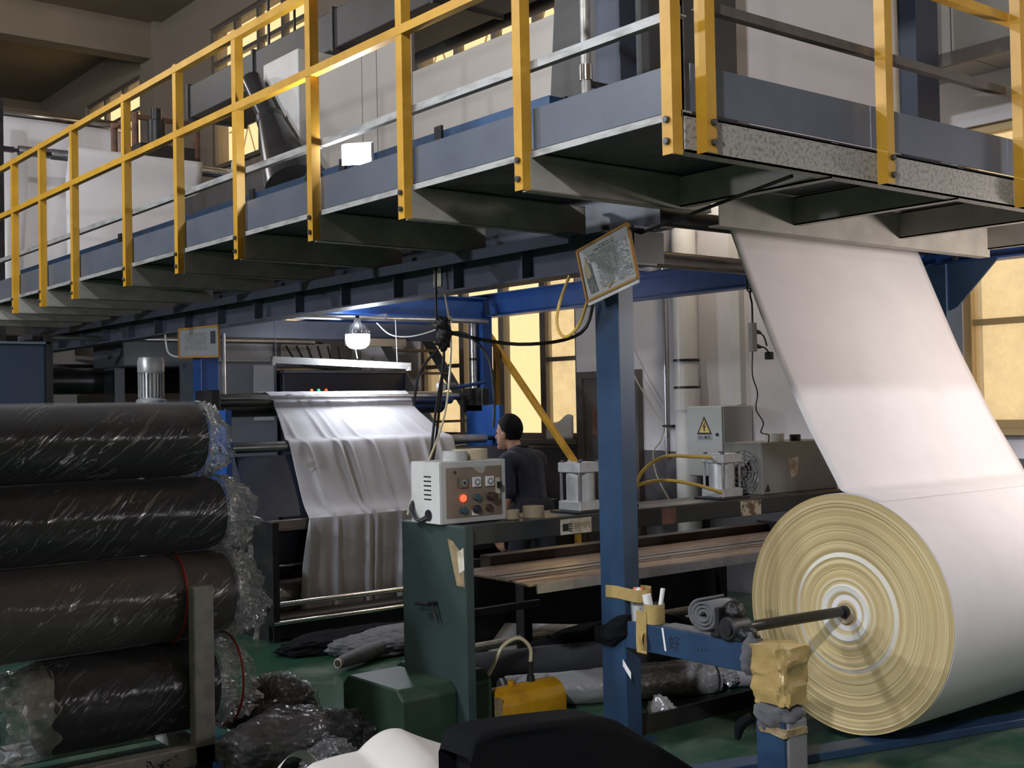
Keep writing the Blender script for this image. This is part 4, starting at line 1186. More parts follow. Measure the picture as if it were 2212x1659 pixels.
def cylinder_unit(label, x, yy):
    t = thing('air_cylinder', label, 'cylinder', (x, yy, 1.081), 'pneumatic cylinders on the press beam')
    w = 0.085
    part('base_flange', G().box(x - 0.125, x + 0.125, yy - 0.11, yy + 0.11, 1.081, 1.093), blackm, t, bevel=0.003)
    part('lower_head', G().box(x - w, x + w, yy - w, yy + w, 1.093, 1.143), alu, t, bevel=0.004)
    part('upper_head', G().box(x - w, x + w, yy - w, yy + w, 1.292, 1.345), alu, t, bevel=0.004)
    part('barrel', G().lathe([(0, 0.076), (0.149, 0.076)], (x, yy, 1.143), 'z', 32), alu, t, smooth=True)
    for sx in (-1, 1):
        for sy in (-1, 1):
            r = part('tie_rod', G().tube([(x + sx * 0.072, yy + sy * 0.072, 1.143), (x + sx * 0.072, yy + sy * 0.072, 1.292)], 0.008, 8), steel, t)
            part('rod_nut', G().lathe([(0, 0.012), (0.01, 0.012)], (x + sx * 0.066, yy + sy * 0.066, 1.345), 'z', 6), bolt_m, r)
    return t
cylinder_unit('aluminium air cylinder left of the middle blue column', 4.245, 4.735)
cylinder_unit('aluminium air cylinder right of the middle blue column', 5.36, 4.735)
part_hose = lambda label, pts, r=0.010, m=hose_y: solo('air_hose', G().tube(pts, r, 10, 8), m, label, 'hose', smooth=True)
part_hose('yellow air hose arching high into the right air cylinder', [(4.62, 4.74, 1.085), (4.63, 4.74, 1.14), (4.72, 4.75, 1.27), (4.90, 4.75, 1.345), (5.14, 4.75, 1.335), (5.275, 4.74, 1.325)])
part_hose('yellow air hose arching low into the right air cylinder', [(4.52, 4.72, 1.085), (4.53, 4.72, 1.13), (4.66, 4.72, 1.20), (4.86, 4.71, 1.215), (5.08, 4.69, 1.18), (5.275, 4.665, 1.125)])
part_hose('short yellow air hose bending up right behind the blue column', [(4.33, 4.74, 1.32), (4.40, 4.76, 1.30), (4.46, 4.74, 1.23), (4.57, 4.74, 1.20), (4.585, 4.74, 1.12), (4.585, 4.74, 1.083)])
vb = thing('valve_block', 'small black hose valve on the press beam behind the blue column', 'valve', (4.56, 4.73, 1.081))
part('valve_body', G().box(4.50, 4.64, 4.70, 4.78, 1.081, 1.10), blackm, vb, bevel=0.003)
part('valve_cap', G().lathe([(0, 0.02), (0.05, 0.02)], (4.585, 4.74, 1.14), 'z', 10), rubber, vb)
part('valve_cap', G().lathe([(0, 0.022), (0.09, 0.022)], (4.52, 4.74, 1.10), 'z', 10), rubber, vb)

fb_ = thing('fan', 'small dark wire-guard fan on the press beam by the wall cabinet', 'fan', (5.58, 4.80, 1.081))
fc = Vector((5.58, 4.80, 1.225))
for r in (0.03, 0.055, 0.08, 0.105, 0.128):
    g = G().tube([(fc.x + r * cos(a) * 0.86, fc.y - 0.03 + r * cos(a) * -0.35, fc.z + r * sin(a)) for a in [2 * pi * k / 24 for k in range(25)]], 0.003, 6)
    part('guard_ring', g, steel, fb_)
for k in range(10):
    a = pi * k / 10 * 2
    part('guard_wire', G().tube([(fc.x, fc.y - 0.045, fc.z), (fc.x + 0.128 * cos(a) * 0.86, fc.y - 0.03 - 0.128 * cos(a) * 0.35, fc.z + 0.128 * sin(a))], 0.002, 5), steel, fb_)
for k in range(3):
    a = 2 * pi * k / 3
    part('fan_blade', G().add([(fc.x, fc.y, fc.z), (fc.x + 0.10 * cos(a), fc.y - 0.04 * cos(a) + 0.02, fc.z + 0.10 * sin(a)), (fc.x + 0.10 * cos(a + 0.8), fc.y - 0.04 * cos(a + 0.8) - 0.01, fc.z + 0.10 * sin(a + 0.8))], [(0, 1, 2)]), rubber, fb_)
part('fan_motor', G().lathe([(0, 0.04), (0.09, 0.03)], (fc.x, fc.y, fc.z), 'y', 14), rubber, fb_, smooth=True)
part('fan_stand', G().tube([(5.58, 4.85, 1.10), (5.58, 4.85, 1.22)], 0.012, 8), blackm, fb_)
part('fan_base', G().box(5.52, 5.64, 4.80, 4.92, 1.081, 1.10), blackm, fb_)
sb = thing('motor_box', 'grey sheet-metal box with louvres under the white web at right', 'box', (6.0, 4.8, 1.081))
part('box_shell', G().box(5.68, 6.42, 4.70, 5.0, 1.081, 1.395), M('taupe_enamel', (0.24, 0.235, 0.22), 0.5, c2=(0.20, 0.195, 0.18), scale=4), sb, bevel=0.006)
for k in range(6):
    part('louvre', G().box(5.674, 5.68, 4.83, 4.91, 1.22 + k * 0.022, 1.232 + k * 0.022), bpy.data.materials['taupe_enamel'], sb)
part('cable_port', G().lathe([(-0.004, 0.028), (0, 0.028)], (5.68, 4.88, 1.15), 'x', 16), blackm, sb)
part('torn_label', G().add([(5.93, 4.6985, 1.29), (6.03, 4.6985, 1.30), (6.02, 4.6985, 1.19), (5.95, 4.6985, 1.17)], [(0, 1, 2, 3)]), dirty_paper, sb)
part('dark_corner_patch', G().add([(5.70, 4.6985, 1.10), (5.75, 4.6985, 1.10), (5.735, 4.6985, 1.15)], [(0, 1, 2)]), rubber, sb)
tape('cream tape roll on top of the grey motor box', (5.93, 4.80, 1.3955), 0.058, 0.035, 0.05, M('cream_tape', (0.55, 0.52, 0.45), 0.5))
solo('tape_roll', G().lathe([(0, 0.035), (0.04, 0.035)], (6.08, 4.76, 1.3955), 'z', 18), rubber, 'black tape roll beside the cream tape on the motor box', 'tape', smooth=True)

# cables from the beam down to the control box
cb = thing('cable_bundle', 'bundle of black cables hanging from the beam into the control box', 'cable', (3.6, 5.2, 1.1))
part('black_cable', G().tube([(4.0, 5.68, 2.46), (3.985, 5.66, 2.2), (3.95, 5.56, 2.02), (3.93, 5.52, 1.9), (3.70, 5.28, 1.62), (3.50, 5.08, 1.30), (3.34, 4.96, 1.20), (3.305, 4.93, 1.14), (3.305, 4.87, 1.095), (3.325, 4.82, 1.115)], 0.008, 8, 6), rubber, cb, smooth=True)
part('black_cable', G().tube([(3.93, 5.52, 1.9), (3.74, 5.30, 1.64), (3.54, 5.10, 1.34), (3.36, 4.975, 1.215), (3.30, 4.945, 1.15), (3.30, 4.88, 1.10), (3.325, 4.83, 1.125)], 0.007, 8, 6), rubber, cb, smooth=True)
part('black_cable', G().tube([(3.95, 5.55, 2.08), (4.3, 5.3, 2.0), (4.6, 5.1, 2.06), (4.62, 5.0, 2.3)], 0.010, 8, 6), rubber, cb, smooth=True)
part('black_cable', G().tube([(3.95, 5.55, 2.07), (4.05, 5.46, 2.06), (4.12, 5.35, 1.92), (4.14, 5.33, 1.70), (4.13, 5.33, 1.53)], 0.008, 8, 6), rubber, cb, smooth=True)
part('black_cable', G().tube([(3.92, 5.56, 1.98), (3.82, 5.60, 1.85), (3.79, 5.62, 1.66)], 0.008, 8, 6), rubber, cb, smooth=True)
part('pale_cord', G().tube([(4.02, 5.62, 2.30), (3.97, 5.50, 2.02), (3.72, 5.22, 1.62), (3.46, 5.05, 1.32), (3.34, 4.98, 1.20), (3.29, 4.95, 1.12)], 0.006, 8, 6), hose_c, cb, smooth=True)
part('tape_knot', knot((3.945, 5.54, 2.05), 0.045, 3, 0.45, sc=(1, 1, 1.6)), rubber, cb, smooth=True, ang=180)
part('tape_knot', knot((3.955, 5.56, 2.13), 0.036, 6, 0.45), rubber, cb, smooth=True, ang=180)
yl = solo('air_hose', G().tube([(3.99, 4.50, 2.30), (3.97, 4.56, 2.16), (3.97, 4.58, 2.05), (3.97, 4.52, 1.99), (3.97, 4.42, 2.04), (3.98, 4.36, 2.16)], 0.008, 8, 8), hose_y, 'pale yellow hose looped below the framed notice', 'hose', smooth=True)

# bottles and tape at the arm
pb = thing('taped_bottle_holder', 'cut bottle band taped with kraft tape around the blue column', 'holder', (4.1, 4.15, 0.60))
kp = spline([Vector(p) for p in ((4.046, 4.345, 0), (4.045, 4.28, 0), (4.043, 4.215, 0), (4.048, 4.14, 0), (4.075, 4.112, 0), (4.115, 4.110, 0), (4.150, 4.135, 0), (4.158, 4.215, 0))], 4)
part('kraft_band', G().grid(lambda u, v: (lambda q: (q.x, q.y, 0.698 + 0.060 * v + 0.004 * sin(9 * u)))(kp[int(round(u * (len(kp) - 1)))]), len(kp), 3), kraft, pb, smooth=True)
part('clear_cup', G().lathe([(0, 0.042), (0.13, 0.046), (0.13, 0.043), (0.004, 0.038)], (4.10, 4.165, 0.60), 'z', 24), film_fl, pb, smooth=True)
part('spotted_cup', G().lathe([(0, 0.036), (0.075, 0.038)], (4.10, 4.165, 0.6), 'z', 20), M('spotted_paper', (0.6, 0.6, 0.6), 0.6, chip=(0.05, 0.05, 0.05), chip_t=0.6, chip_s=30), pb, smooth=True)
for k in range(4):
    part('wrapped_sweet', knot((4.09 + 0.018 * (k % 2), 4.18 - 0.022 * (k // 2), 0.742), 0.016, 50 + k, 0.4), M('orange_wrapper', (0.6, 0.12, 0.04), 0.3) if k in (0, 3) else paper, pb, smooth=True, ang=180)
bc = thing('cut_bottle', 'kraft-taped cut bottle holding paper rolls on the blue arm', 'bottle', (4.10, 4.06, 0.60))
part('bottle_body', G().lathe([(0, 0.047), (0.095, 0.05), (0.095, 0.047), (0.005, 0.044)], (4.10, 4.065, 0.5985), 'z', 24), film_fl, bc, smooth=True)
part('kraft_half_wrap', G().grid(lambda u, v: (4.10 + 0.0515 * cos(2.2 + 3.0 * u), 4.065 + 0.0515 * sin(2.2 + 3.0 * u), 0.60 + 0.094 * v), 14, 4), kraft, bc, smooth=True)
part('paper_roll', G().tube([(4.09, 4.075, 0.61), (4.075, 4.09, 0.735)], 0.022, 14), paper, bc, smooth=True)
part('paper_roll', G().tube([(4.11, 4.05, 0.61), (4.125, 4.03, 0.765)], 0.011, 12), paper, bc, smooth=True)
def rag(u, v):
    p = spline([Vector(q) for q in ((4.15, 4.19, 0.60), (4.06, 4.195, 0.585), (4.03, 4.25, 0.56), (4.022, 4.32, 0.535), (4.026, 4.39, 0.53), (4.045, 4.42, 0.57))], 6)
    i = u * (len(p) - 1); k = min(int(i), len(p) - 2); c = p[k].lerp(p[k + 1], i - k)
    r = (0.012 + 0.040 * sin(pi * min(1, u * 1.05)) ** 0.7)
    a = 2 * pi * v; w = 1 + 0.35 * nz(u * 3, cos(a) * 1.6, sin(a) * 1.6, 1.4, 5)
    return (c.x - 0.35 * r * w * cos(a), c.y + 0.15 * r * cos(a), c.z + r * w * sin(a) * 1.1 - 0.02 * u)
rg = solo('black_rag', G().grid(rag, 40, 36, wrap=True), black_fab, 'black rag tied round the blue column at the arm', 'rag', smooth=True, ang=180)
solo('paper_tag', G().grid(lambda u, v: (4.047 - 0.035 * sin(2.2 * v) * 0.5, 4.235 - 0.07 * v, 0.375 - 0.05 * v * v + 0.035 * u), 4, 10), paper, 'white paper tag stuck to the lower blue column', 'tag', smooth=True)
solo('felt_roll', G().lathe([(0, 0.085), (0.02, 0.09), (0.5, 0.09)], (4.22, 3.86, 0.69), 'x', 24), mid_fab, 'grey rolled felt behind the bearing on the blue arm', 'roll', smooth=True) if False else None
def spiral_g(cx, cy, cz, r0, r1, turns, x0, x1, t=0.004, sq=0.8):
    g = G(); n = int(turns * 22)
    pts = []
    for i in range(n + 1):
        a = 2 * pi * turns * i / n; r = r0 + (r1 - r0) * i / n
        pts.append((cy + r * cos(a), cz + r * sin(a) * sq))
    for y_, z_ in pts:
        g.v += [(x0, y_, z_), (x1, y_, z_)]
    for i in range(n):
        g.f.append((2 * i, 2 * i + 1, 2 * i + 3, 2 * i + 2))
    return g
fr_ = solo('felt_roll', spiral_g(0, 3.72, 0.685, 0.02, 0.088, 3.2, 4.06, 4.24), mid_fab, 'loosely rolled grey felt lying across the blue arm', 'roll', smooth=True, ang=180)
solidify(fr_, 0.012)

# yellow tank
tk = thing('oil_tank', 'yellow oil tank with a looped clear hose on the floor', 'tank', (3.95, 4.78, 0))
part('tank_body', G().prism([(4.70, 0.0), (4.90, 0.0), (4.90, 0.16), (4.87, 0.205), (4.82, 0.23), (4.78, 0.23), (4.73, 0.205), (4.70, 0.16)], 'x', 3.66, 4.09), tank_y, tk, bevel=0.012, smooth=True)
part('filler_cap', G().lathe([(0, 0.02), (0.022, 0.018)], (3.80, 4.80, 0.23), 'z', 12), tank_y, tk, smooth=True)
part('hose_stub', G().lathe([(0, 0.022), (0.03, 0.02), (0.03, 0.014), (0.10, 0.014)], (3.93, 4.80, 0.23), 'z', 12), rubber, tk, smooth=True)
part('clear_hose', G().tube([(3.93, 4.80, 0.32), (3.93, 4.80, 0.40), (3.87, 4.82, 0.455), (3.78, 4.84, 0.42), (3.72, 4.85, 0.32), (3.64, 4.86, 0.22), (3.60, 4.86, 0.2)], 0.010, 10, 6), hose_c, tk, smooth=True)
part('brass_bracket', G().box(3.655, 3.665, 4.70, 4.78, 0.02, 0.20), kraft_old, tk)

# ================================================================== STACK OF WRAPPED ROLLS (LEFT)
def rolled(label, x0, x1, cy, cz, R, mat, seed, skirt=0.2, strap=None, open_l=False, sag=0.0, group='plastic wrapped fabric rolls on the rack'):
    t = thing('wrapped_roll', label, 'fabric roll', ((x0 + x1) / 2, cy, cz - R), group)
    def core(u, v):
        a = 2 * pi * v; x = x0 + (x1 - x0) * u
        r = R * (0.965 + 0.02 * nz(u * 3, cos(a), sin(a), 1.2, seed)) * (1 - (0.10 if u > 0.985 or u < 0.015 else 0))
        return (x, cy + r * cos(a), cz + r * sin(a) * (1 - sag))
    g = G().grid(core, 40, 44, wrap=True)
    o = len(g.v); g.v += [(x0, cy, cz), (x1, cy, cz)]
    for j in range(44):
        g.f.append((o, (j + 1) % 44, j)); g.f.append((o + 1, 39 * 44 + j, 39 * 44 + (j + 1) % 44))
    part('fabric', g, mat, t, smooth=True, ang=60)
    def sleeve(u, v):
        a = 2 * pi * v
        x = x0 - 0.01 + (x1 - x0 + 0.02) * u
        w = 0.5 * nz(u * 7 + cos(a) * 1.2, cos(a) * 2.2, sin(a) * 2.2, 1.4, seed + 2)
        ridge = abs(nz(u * 9 + sin(a) * 2.5, cos(a) * 3, sin(a) * 3, 1.7, seed + 7))
        r = R * (1.0 + 0.016 * w + 0.014 * (0.35 - ridge))
        return (x, cy + r * cos(a), cz + r * sin(a) * (1 - sag))
    pw = part('plastic_wrap', G().grid(sleeve, 90, 88, wrap=True), film, t, smooth=True, ang=180)
    uvl = pw.data.uv_layers.new(name='UVMap')
    for lp in pw.data.loops:
        i = lp.vertex_index
        uvl.data[lp.index].uv = (x0 + (x1 - x0) * (i // 88) / 89 + seed * 3.1, (i % 88) / 88 * 2 * pi * R)
    def end(u, v):
        a = 2 * pi * v
        x = x1 + 0.0 + skirt * u + 0.35 * skirt * nz(cos(a) * 2, sin(a) * 2, u, 1.5, seed + 11) * u
        w = nz(u * 2.5, cos(a) * 3.5, sin(a) * 3.5, 1.6, seed + 13) + 0.6 * nz(u * 5, cos(a) * 8, sin(a) * 8, 1.6, seed + 17)
        w += 0.5 * nz(u * 9, cos(a) * 16, sin(a) * 16, 1.6, seed + 23)
        r = R * (1.01 - 0.42 * u ** 1.6 + 0.15 * w * min(1, u * 2.5 + 0.1))
        z = cz + r * sin(a) * (1 - sag) - 0.10 * u * u * R * 2
        return (x, cy + r * cos(a), z)
    part('crumpled_end', G().grid(end, 40, 150, wrap=True), film_c, t, smooth=True, ang=30)
    if strap:
        for sx in strap:
            n = 40
            g = G().tube([(sx + 0.012 * sin(2 * pi * k / n), cy + R * 1.025 * cos(2 * pi * k / n), cz + R * 1.025 * (1 - sag) * sin(2 * pi * k / n)) for k in range(n + 1)], 0.006, 6)
            part('red_strap', g, red_p, t)
    return t
rolled('top wrapped roll of the stack, charcoal fabric', 0.4, 2.44, 5.52, 1.520, 0.182, dark_fab, 1, 0.14)
rolled('second wrapped roll from the top, navy-black fabric', 0.4, 2.52, 5.50, 1.160, 0.184, dark_fab, 5, 0.18)
rolled('third wrapped roll, mauve-brown fabric with a red strap', 0.4, 2.55, 5.50, 0.770, 0.212, brown_fab, 9, 0.20, strap=(2.285,))
rolled('bottom wrapped roll with a loose film bag and red strap', 1.66, 2.45, 5.475, 0.352, 0.216, dark_fab, 14, 0.22, strap=(2.545,))
bagf = part('film_bag', G().grid(lambda u, v: (1.68 - 0.20 * u + 0.05 * nz(cos(2 * pi * v) * 2, sin(2 * pi * v) * 2, u * 2, 1.5, 3), 5.475 + 0.215 * (1 - 0.25 * u + 0.22 * nz(u * 3, cos(2 * pi * v) * 3, sin(2 * pi * v) * 3, 1.5, 22) * u) * cos(2 * pi * v), 0.345 + 0.215 * (1 - 0.15 * u + 0.22 * nz(u * 3, cos(2 * pi * v) * 3, sin(2 * pi * v) * 3, 1.5, 32) * u) * sin(2 * pi * v) - 0.03 * u), 16, 60, wrap=True), film_c, bpy.data.objects['wrapped_roll.003'], smooth=True, ang=30)
rk = thing('roll_rack', 'scuffed white steel rack under the stack of wrapped rolls', 'rack', (1.6, 5.3, 0))
part('upright', G().box(2.272, 2.372, 5.19, 5.25, 0.04, 0.85), rack_m, rk, bevel=0.006)
part('upright', G().box(0.45, 0.55, 5.19, 5.25, 0.04, 0.85), rack_m, rk, bevel=0.006)
part('upright', G().box(2.272, 2.372, 5.76, 5.82, 0.04, 1.6), rack_m, rk, bevel=0.006)
part('base_bar', G().box(0.3, 2.40, 5.19, 5.26, 0.04, 0.13), rack_m, rk, bevel=0.006)
part('base_bar', G().box(0.3, 2.40, 5.74, 5.82, 0.04, 0.13), rack_m, rk, bevel=0.006)
part('cross_bar', G().box(2.30, 2.36, 5.26, 5.74, 0.05, 0.12), rack_m, rk)
for x in (0.35, 2.3):
    part('foot', G().box(x, x + 0.06, 5.2, 5.26, 0.0, 0.04), blackm, rk)
random.seed(12)
g = G()
for k in range(14):
    x = 2.05 + random.uniform(0, 0.14); z = 0.085 + random.uniform(-0.02, 0.025)
    g.bar((x, 5.1885, z), (x + random.uniform(-0.02, 0.03), 5.1885, z + random.uniform(-0.015, 0.015)), 0.002, 0.004)
part('scribble', g, ink, rk)
# hanging film shreds
for k, (x, z0, z1) in enumerate(((2.62, 1.02, 0.86), (2.66, 1.0, 0.80), (2.68, 0.62, 0.45))):
    o = solo('film_shred', G().grid(lambda u, v: (x + 0.03 * u + 0.01 * sin(9 * v), 5.42 + 0.02 * sin(5 * v + k), z0 + (z1 - z0) * v), 3, 12), film_c, ('first', 'second', 'third')[k] + ' loose film shred dangling from the wrapped roll ends', 'plastic', smooth=True, ang=180)

# crumpled plastic bundles on the floor in front of the stack
def lump(name, label, c, s, seed, mat, amp=0.28, cat='bundle', smooth_ang=180, n=110, m=64, extra=None, inner=None):
    t = thing(name, label, cat, (c[0], c[1], 0))
    def mk(k, sd, am):
        def fn(u, v):
            th = pi * u; ph = 2 * pi * v
            d = Vector((sin(th) * cos(ph), sin(th) * sin(ph), cos(th)))
            rr = 1 + am * nz(d.x, d.y, d.z, 1.6, sd) + am * 0.5 * abs(nz(d.x, d.y, d.z, 4.0, sd + 4)) - am * 0.35 * abs(nz(d.x * 2, d.y, d.z, 7.0, sd + 9)) + am * 0.15 * nz(d.x, d.y, d.z, 15, sd)
            z = c[2] + d.z * s[2] * rr * k
            return (c[0] + d.x * s[0] * rr * k, c[1] + d.y * s[1] * rr * k, max(z, 0.004 if k > 0.99 else 0.01))
        return G().grid(fn, m, n, wrap=True)
    part('film_layer', mk(1.0, seed, amp), mat, t, smooth=True, ang=smooth_ang)
    if inner:
        part('bundle_core', mk(0.93, seed, amp * 0.8), inner, t, smooth=True, ang=180)
    return t
lump('plastic_bundle', 'dark bundle in clear film nearest the rack foot', (2.62, 5.02, 0.12), (0.30, 0.20, 0.15), 3, film_fl, 0.22, inner=mid_fab, smooth_ang=40)
lump('plastic_bundle', 'folded grey bundle in film leaning behind the near one', (2.83, 5.50, 0.14), (0.22, 0.20, 0.17), 8, film_fl, 0.30, inner=mid_fab, smooth_ang=40)
lump('plastic_bundle', 'crumpled film heap against the green motor cover', (2.92, 5.02, 0.09), (0.20, 0.16, 0.12), 15, film_fl, 0.40, inner=dark_fab, smooth_ang=40)
lump('plastic_bundle', 'small crumpled film ball between the heap and the white sheet', (2.72, 4.75, 0.07), (0.13, 0.11, 0.09), 19, film_fl, 0.40, inner=mid_fab, smooth_ang=40)

# white foam sheet curl in front
def foam(u, v):
    x = 2.12 + 0.72 * u
    h = 0.40 * math.exp(-((u - 0.60) / 0.50) ** 2) if u < 0.6 else 0.40 * math.exp(-((u - 0.60) / 0.52) ** 2)
    h = max(h, 0.33 - 0.25 * max(0, 0.1 - u))
    if u > 0.66: h = 0.395 - 0.50 * (u - 0.66) ** 1.0 * 0.72
    y_ = 3.98 - 0.62 * v + 0.04 * (u - 0.5)
    z = h - 0.22 * v * v - 0.10 * v + 0.012 * sin(6 * u + 3 * v)
    return (x, y_, max(0.01, z))
fo = solo('foam_sheet', G().grid(foam, 40, 24), scrap_w, 'white curled foam sheet in the foreground', 'sheet', smooth=True, ang=180)
solidify(fo, 0.008)
cr_ = thing('offcut', 'rolled white offcut lying left of the foam sheet', 'offcut', (2.28, 4.35, 0))
part('offcut_sheet', G().grid(lambda u, v: (2.14 + 0.16 * u + 0.10 * v, 4.15 + 0.05 * cos(2.4 * u) + 0.25 * v, 0.20 + 0.14 * sin(2.4 * u) - 0.10 * v), 12, 10), scrap_w, cr_, smooth=True, ang=180)
part('offcut_foot', G().box(2.2, 2.4, 4.2, 4.35, 0, 0.12), scrap_w, cr_)

# black cloth over a low crate, foreground
def drape(u, v):
    # u along x, v from back to front over the top
    x = 2.535 + 1.33 * u
    pts_ = ((0.0, 0.40), (0.012, 0.46), (0.03, 0.474), (0.10, 0.482), (0.23, 0.470), (0.43, 0.446), (0.49, 0.432), (0.55, 0.402), (0.645, 0.323), (0.78, 0.212), (0.93, 0.082), (1.0, 0.02))
    for (ua, za), (ub_, zb) in zip(pts_[:-1], pts_[1:]):
        if ua <= u <= ub_: top = za + (zb - za) * (u - ua) / (ub_ - ua)
    if v < 0.25:
        y_ = 3.64; z = (top - 0.02) * v / 0.25
    elif v < 0.40:
        a = (v - 0.25) / 0.15 * pi / 2; y_ = 3.60 + 0.04 * cos(a); z = top - 0.02 + 0.02 * sin(a)
    elif v < 0.55:
        y_ = 3.60 - 0.13 * (v - 0.40) / 0.15; z = top
    elif v < 0.66:
        a = (v - 0.55) / 0.11 * pi / 2; y_ = 3.47 - 0.03 * sin(a); z = top - 0.03 + 0.03 * cos(a)
    else:
        y_ = 3.44 - 0.06 * (v - 0.66); z = (top - 0.03) * (1 - (v - 0.66) / 0.34)
    return (x, y_ + 0.01 * sin(9 * u) * (v > 0.66), max(0.003, z))
bk = thing('draped_crate', 'low crate under a black cloth in the foreground', 'cloth', (3.1, 3.55, 0))
part('black_cloth', G().grid(drape, 50, 60), black_fab, bk, smooth=True, ang=180)
part('crate', G().box(2.60, 3.15, 3.46, 3.62, 0, 0.40), black_fab, bk)

# ================================================================== FABRIC ROLLS ON THE FLOOR BEHIND THE COLUMN
def floor_roll(label, a, b, r, mat, seed, name='fabric_roll', sq=0.85, film_m=None, group='fabric rolls lying on the floor'):
    t = thing(name, label, 'fabric roll', ((a[0] + b[0]) / 2, (a[1] + b[1]) / 2, 0), group)
    a = Vector(a); b = Vector(b); d = (b - a).normalized(); w = Vector((-d.y, d.x, 0))
    def fn(k):
        def f(u, v):
            an = 2 * pi * v
            p = a.lerp(b, u)
            rr = r * k * (1 + 0.05 * nz(u * 6, cos(an), sin(an), 1.5, seed) + 0.03 * nz(u * 16, cos(an) * 3, sin(an) * 3, 1.5, seed))
            if u < 0.02 or u > 0.98: rr *= 0.88
            q = p + w * rr * cos(an)
            return (q.x, q.y, max(0.003, p.z + r * sq + rr * sin(an) * sq))
        return f
    g = G().grid(fn(1), 40, 30, wrap=True)
    o = len(g.v); g.v += [(a.x, a.y, a.z + r * sq), (b.x, b.y, b.z + r * sq)]
    for j in range(30):
        g.f.append((o, (j + 1) % 30, j)); g.f.append((o + 1, 39 * 30 + j, 39 * 30 + (j + 1) % 30))
    part('rolled_fabric', g, mat, t, smooth=True, ang=60)
    if film_m:
        part('plastic_wrap', G().grid(fn(1.06), 60, 50, wrap=True), film_m, t, smooth=True, ang=180)
    return t
floor_roll('thick black fabric roll lying furthest back under the press', (4.05, 5.62, 0), (5.95, 5.02, 0), 0.13, dark_fab, 3)
t = floor_roll('film-wrapped dark fabric roll lying beside the yellow tank', (4.02, 5.18, 0), (5.15, 4.62, 0), 0.10, dark_fab, 6, film_m=film_c)
part('tied_film_end', knot((5.22, 4.59, 0.085), 0.05, 4, 0.45, sc=(1.3, 0.8, 0.9)), film_c, t, smooth=True, ang=30)
t = floor_roll('taupe fabric roll tied with strings behind the blue arm', (4.55, 5.02, 0), (5.40, 4.72, 0), 0.095, taupe_fab, 9)
for k in range(5):
    s = 0.25 + 0.12 * k
    p = Vector((4.55, 5.02, 0)).lerp(Vector((5.40, 4.72, 0)), s)
    part('string_tie', G().tube([(p.x - 0.035 + 0.03 * cos(a) , p.y + 0.097 * cos(a), 0.081 + 0.086 * sin(a)) for a in [2 * pi * j / 16 for j in range(17)]], 0.003, 5), kraft_old, t)
solo('film_scrap', knot((4.43, 4.36, 0.07), 0.075, 61, 0.4, sc=(0.9, 0.9, 0.9)), film_c, 'crumpled white film scrap at the foot of the blue column', 'plastic', smooth=True, ang=30)
sl = thing('fabric_sleeve', 'pale grey fabric sleeve roll poking out by the taped post', 'fabric roll', (5.5, 4.55, 0))
part('sleeve_body', G().tube([(5.30, 4.66, 0.10), (5.62, 4.42, 0.075)], [0.10, 0.075], 20), grey_fab, sl, smooth=True)
part('sleeve_tail', knot((5.70, 4.36, 0.06), 0.07, 71, 0.35, sc=(1.4, 0.9, 0.8)), white_fab, sl, smooth=True, ang=180)
of = solo('paper_offcut', G().grid(lambda u, v: (4.55 + 0.9 * u, 6.05 - 0.42 * u - 0.12 * v, 0.27 * (1 - v) * (1 - 0.3 * u) + 0.02), 12, 6), paper, 'white sheet edge sticking up behind the black floor roll', 'sheet', smooth=True, ang=180)
solidify(of, 0.003)
cl_ = solo('black_cloth', knot((5.2, 5.5, 0.16), 0.16, 77, 0.35, sc=(4.2, 0.9, 0.9)), black_fab, 'rumpled black cloth lying over the back floor roll', 'cloth', smooth=True, ang=180)
tr2 = thing('steel_tray', 'dark steel channel tray on the floor right of the blue column', 'tray', (4.9, 4.4, 0))
part('tray_side', G().bar((4.20, 4.30, 0.045), (5.45, 4.28, 0.045), 0.02, 0.09), blackm, tr2)
part('tray_floor', G().box(4.2, 5.4, 4.30, 4.55, 0.004, 0.012), blackm, tr2)
# small roll on floor near rear machine
sr = thing('small_fabric_roll', 'thin grey fabric roll on a paper tube lying on the green floor', 'fabric roll', (4.1, 6.72, 0))
part('rolled_fabric', G().tube([(3.85, 6.60, 0.055), (4.05, 6.69, 0.058), (4.25, 6.78, 0.06), (4.42, 6.86, 0.062)], [0.036, 0.05, 0.052, 0.05], 18, 5), mid_fab, sr, smooth=True)
part('paper_core', G().tube([(3.835, 6.593, 0.055), (3.87, 6.61, 0.055)], 0.030, 16), card, sr, smooth=True)
part('core_hole', G().tube([(3.832, 6.5915, 0.055), (3.84, 6.595, 0.055)], 0.022, 16), blackm, sr)
lump('fabric_heap', 'dark crumpled fabric heap behind the small floor roll', (4.55, 6.95, 0.05), (0.50, 0.25, 0.10), 25, mid_fab, 0.22, 'fabric')
lump('fabric_heap', 'flat black cloth lying at the base of the rear machine', (4.35, 7.25, 0.04), (0.55, 0.2, 0.09), 29, black_fab, 0.22, 'fabric')

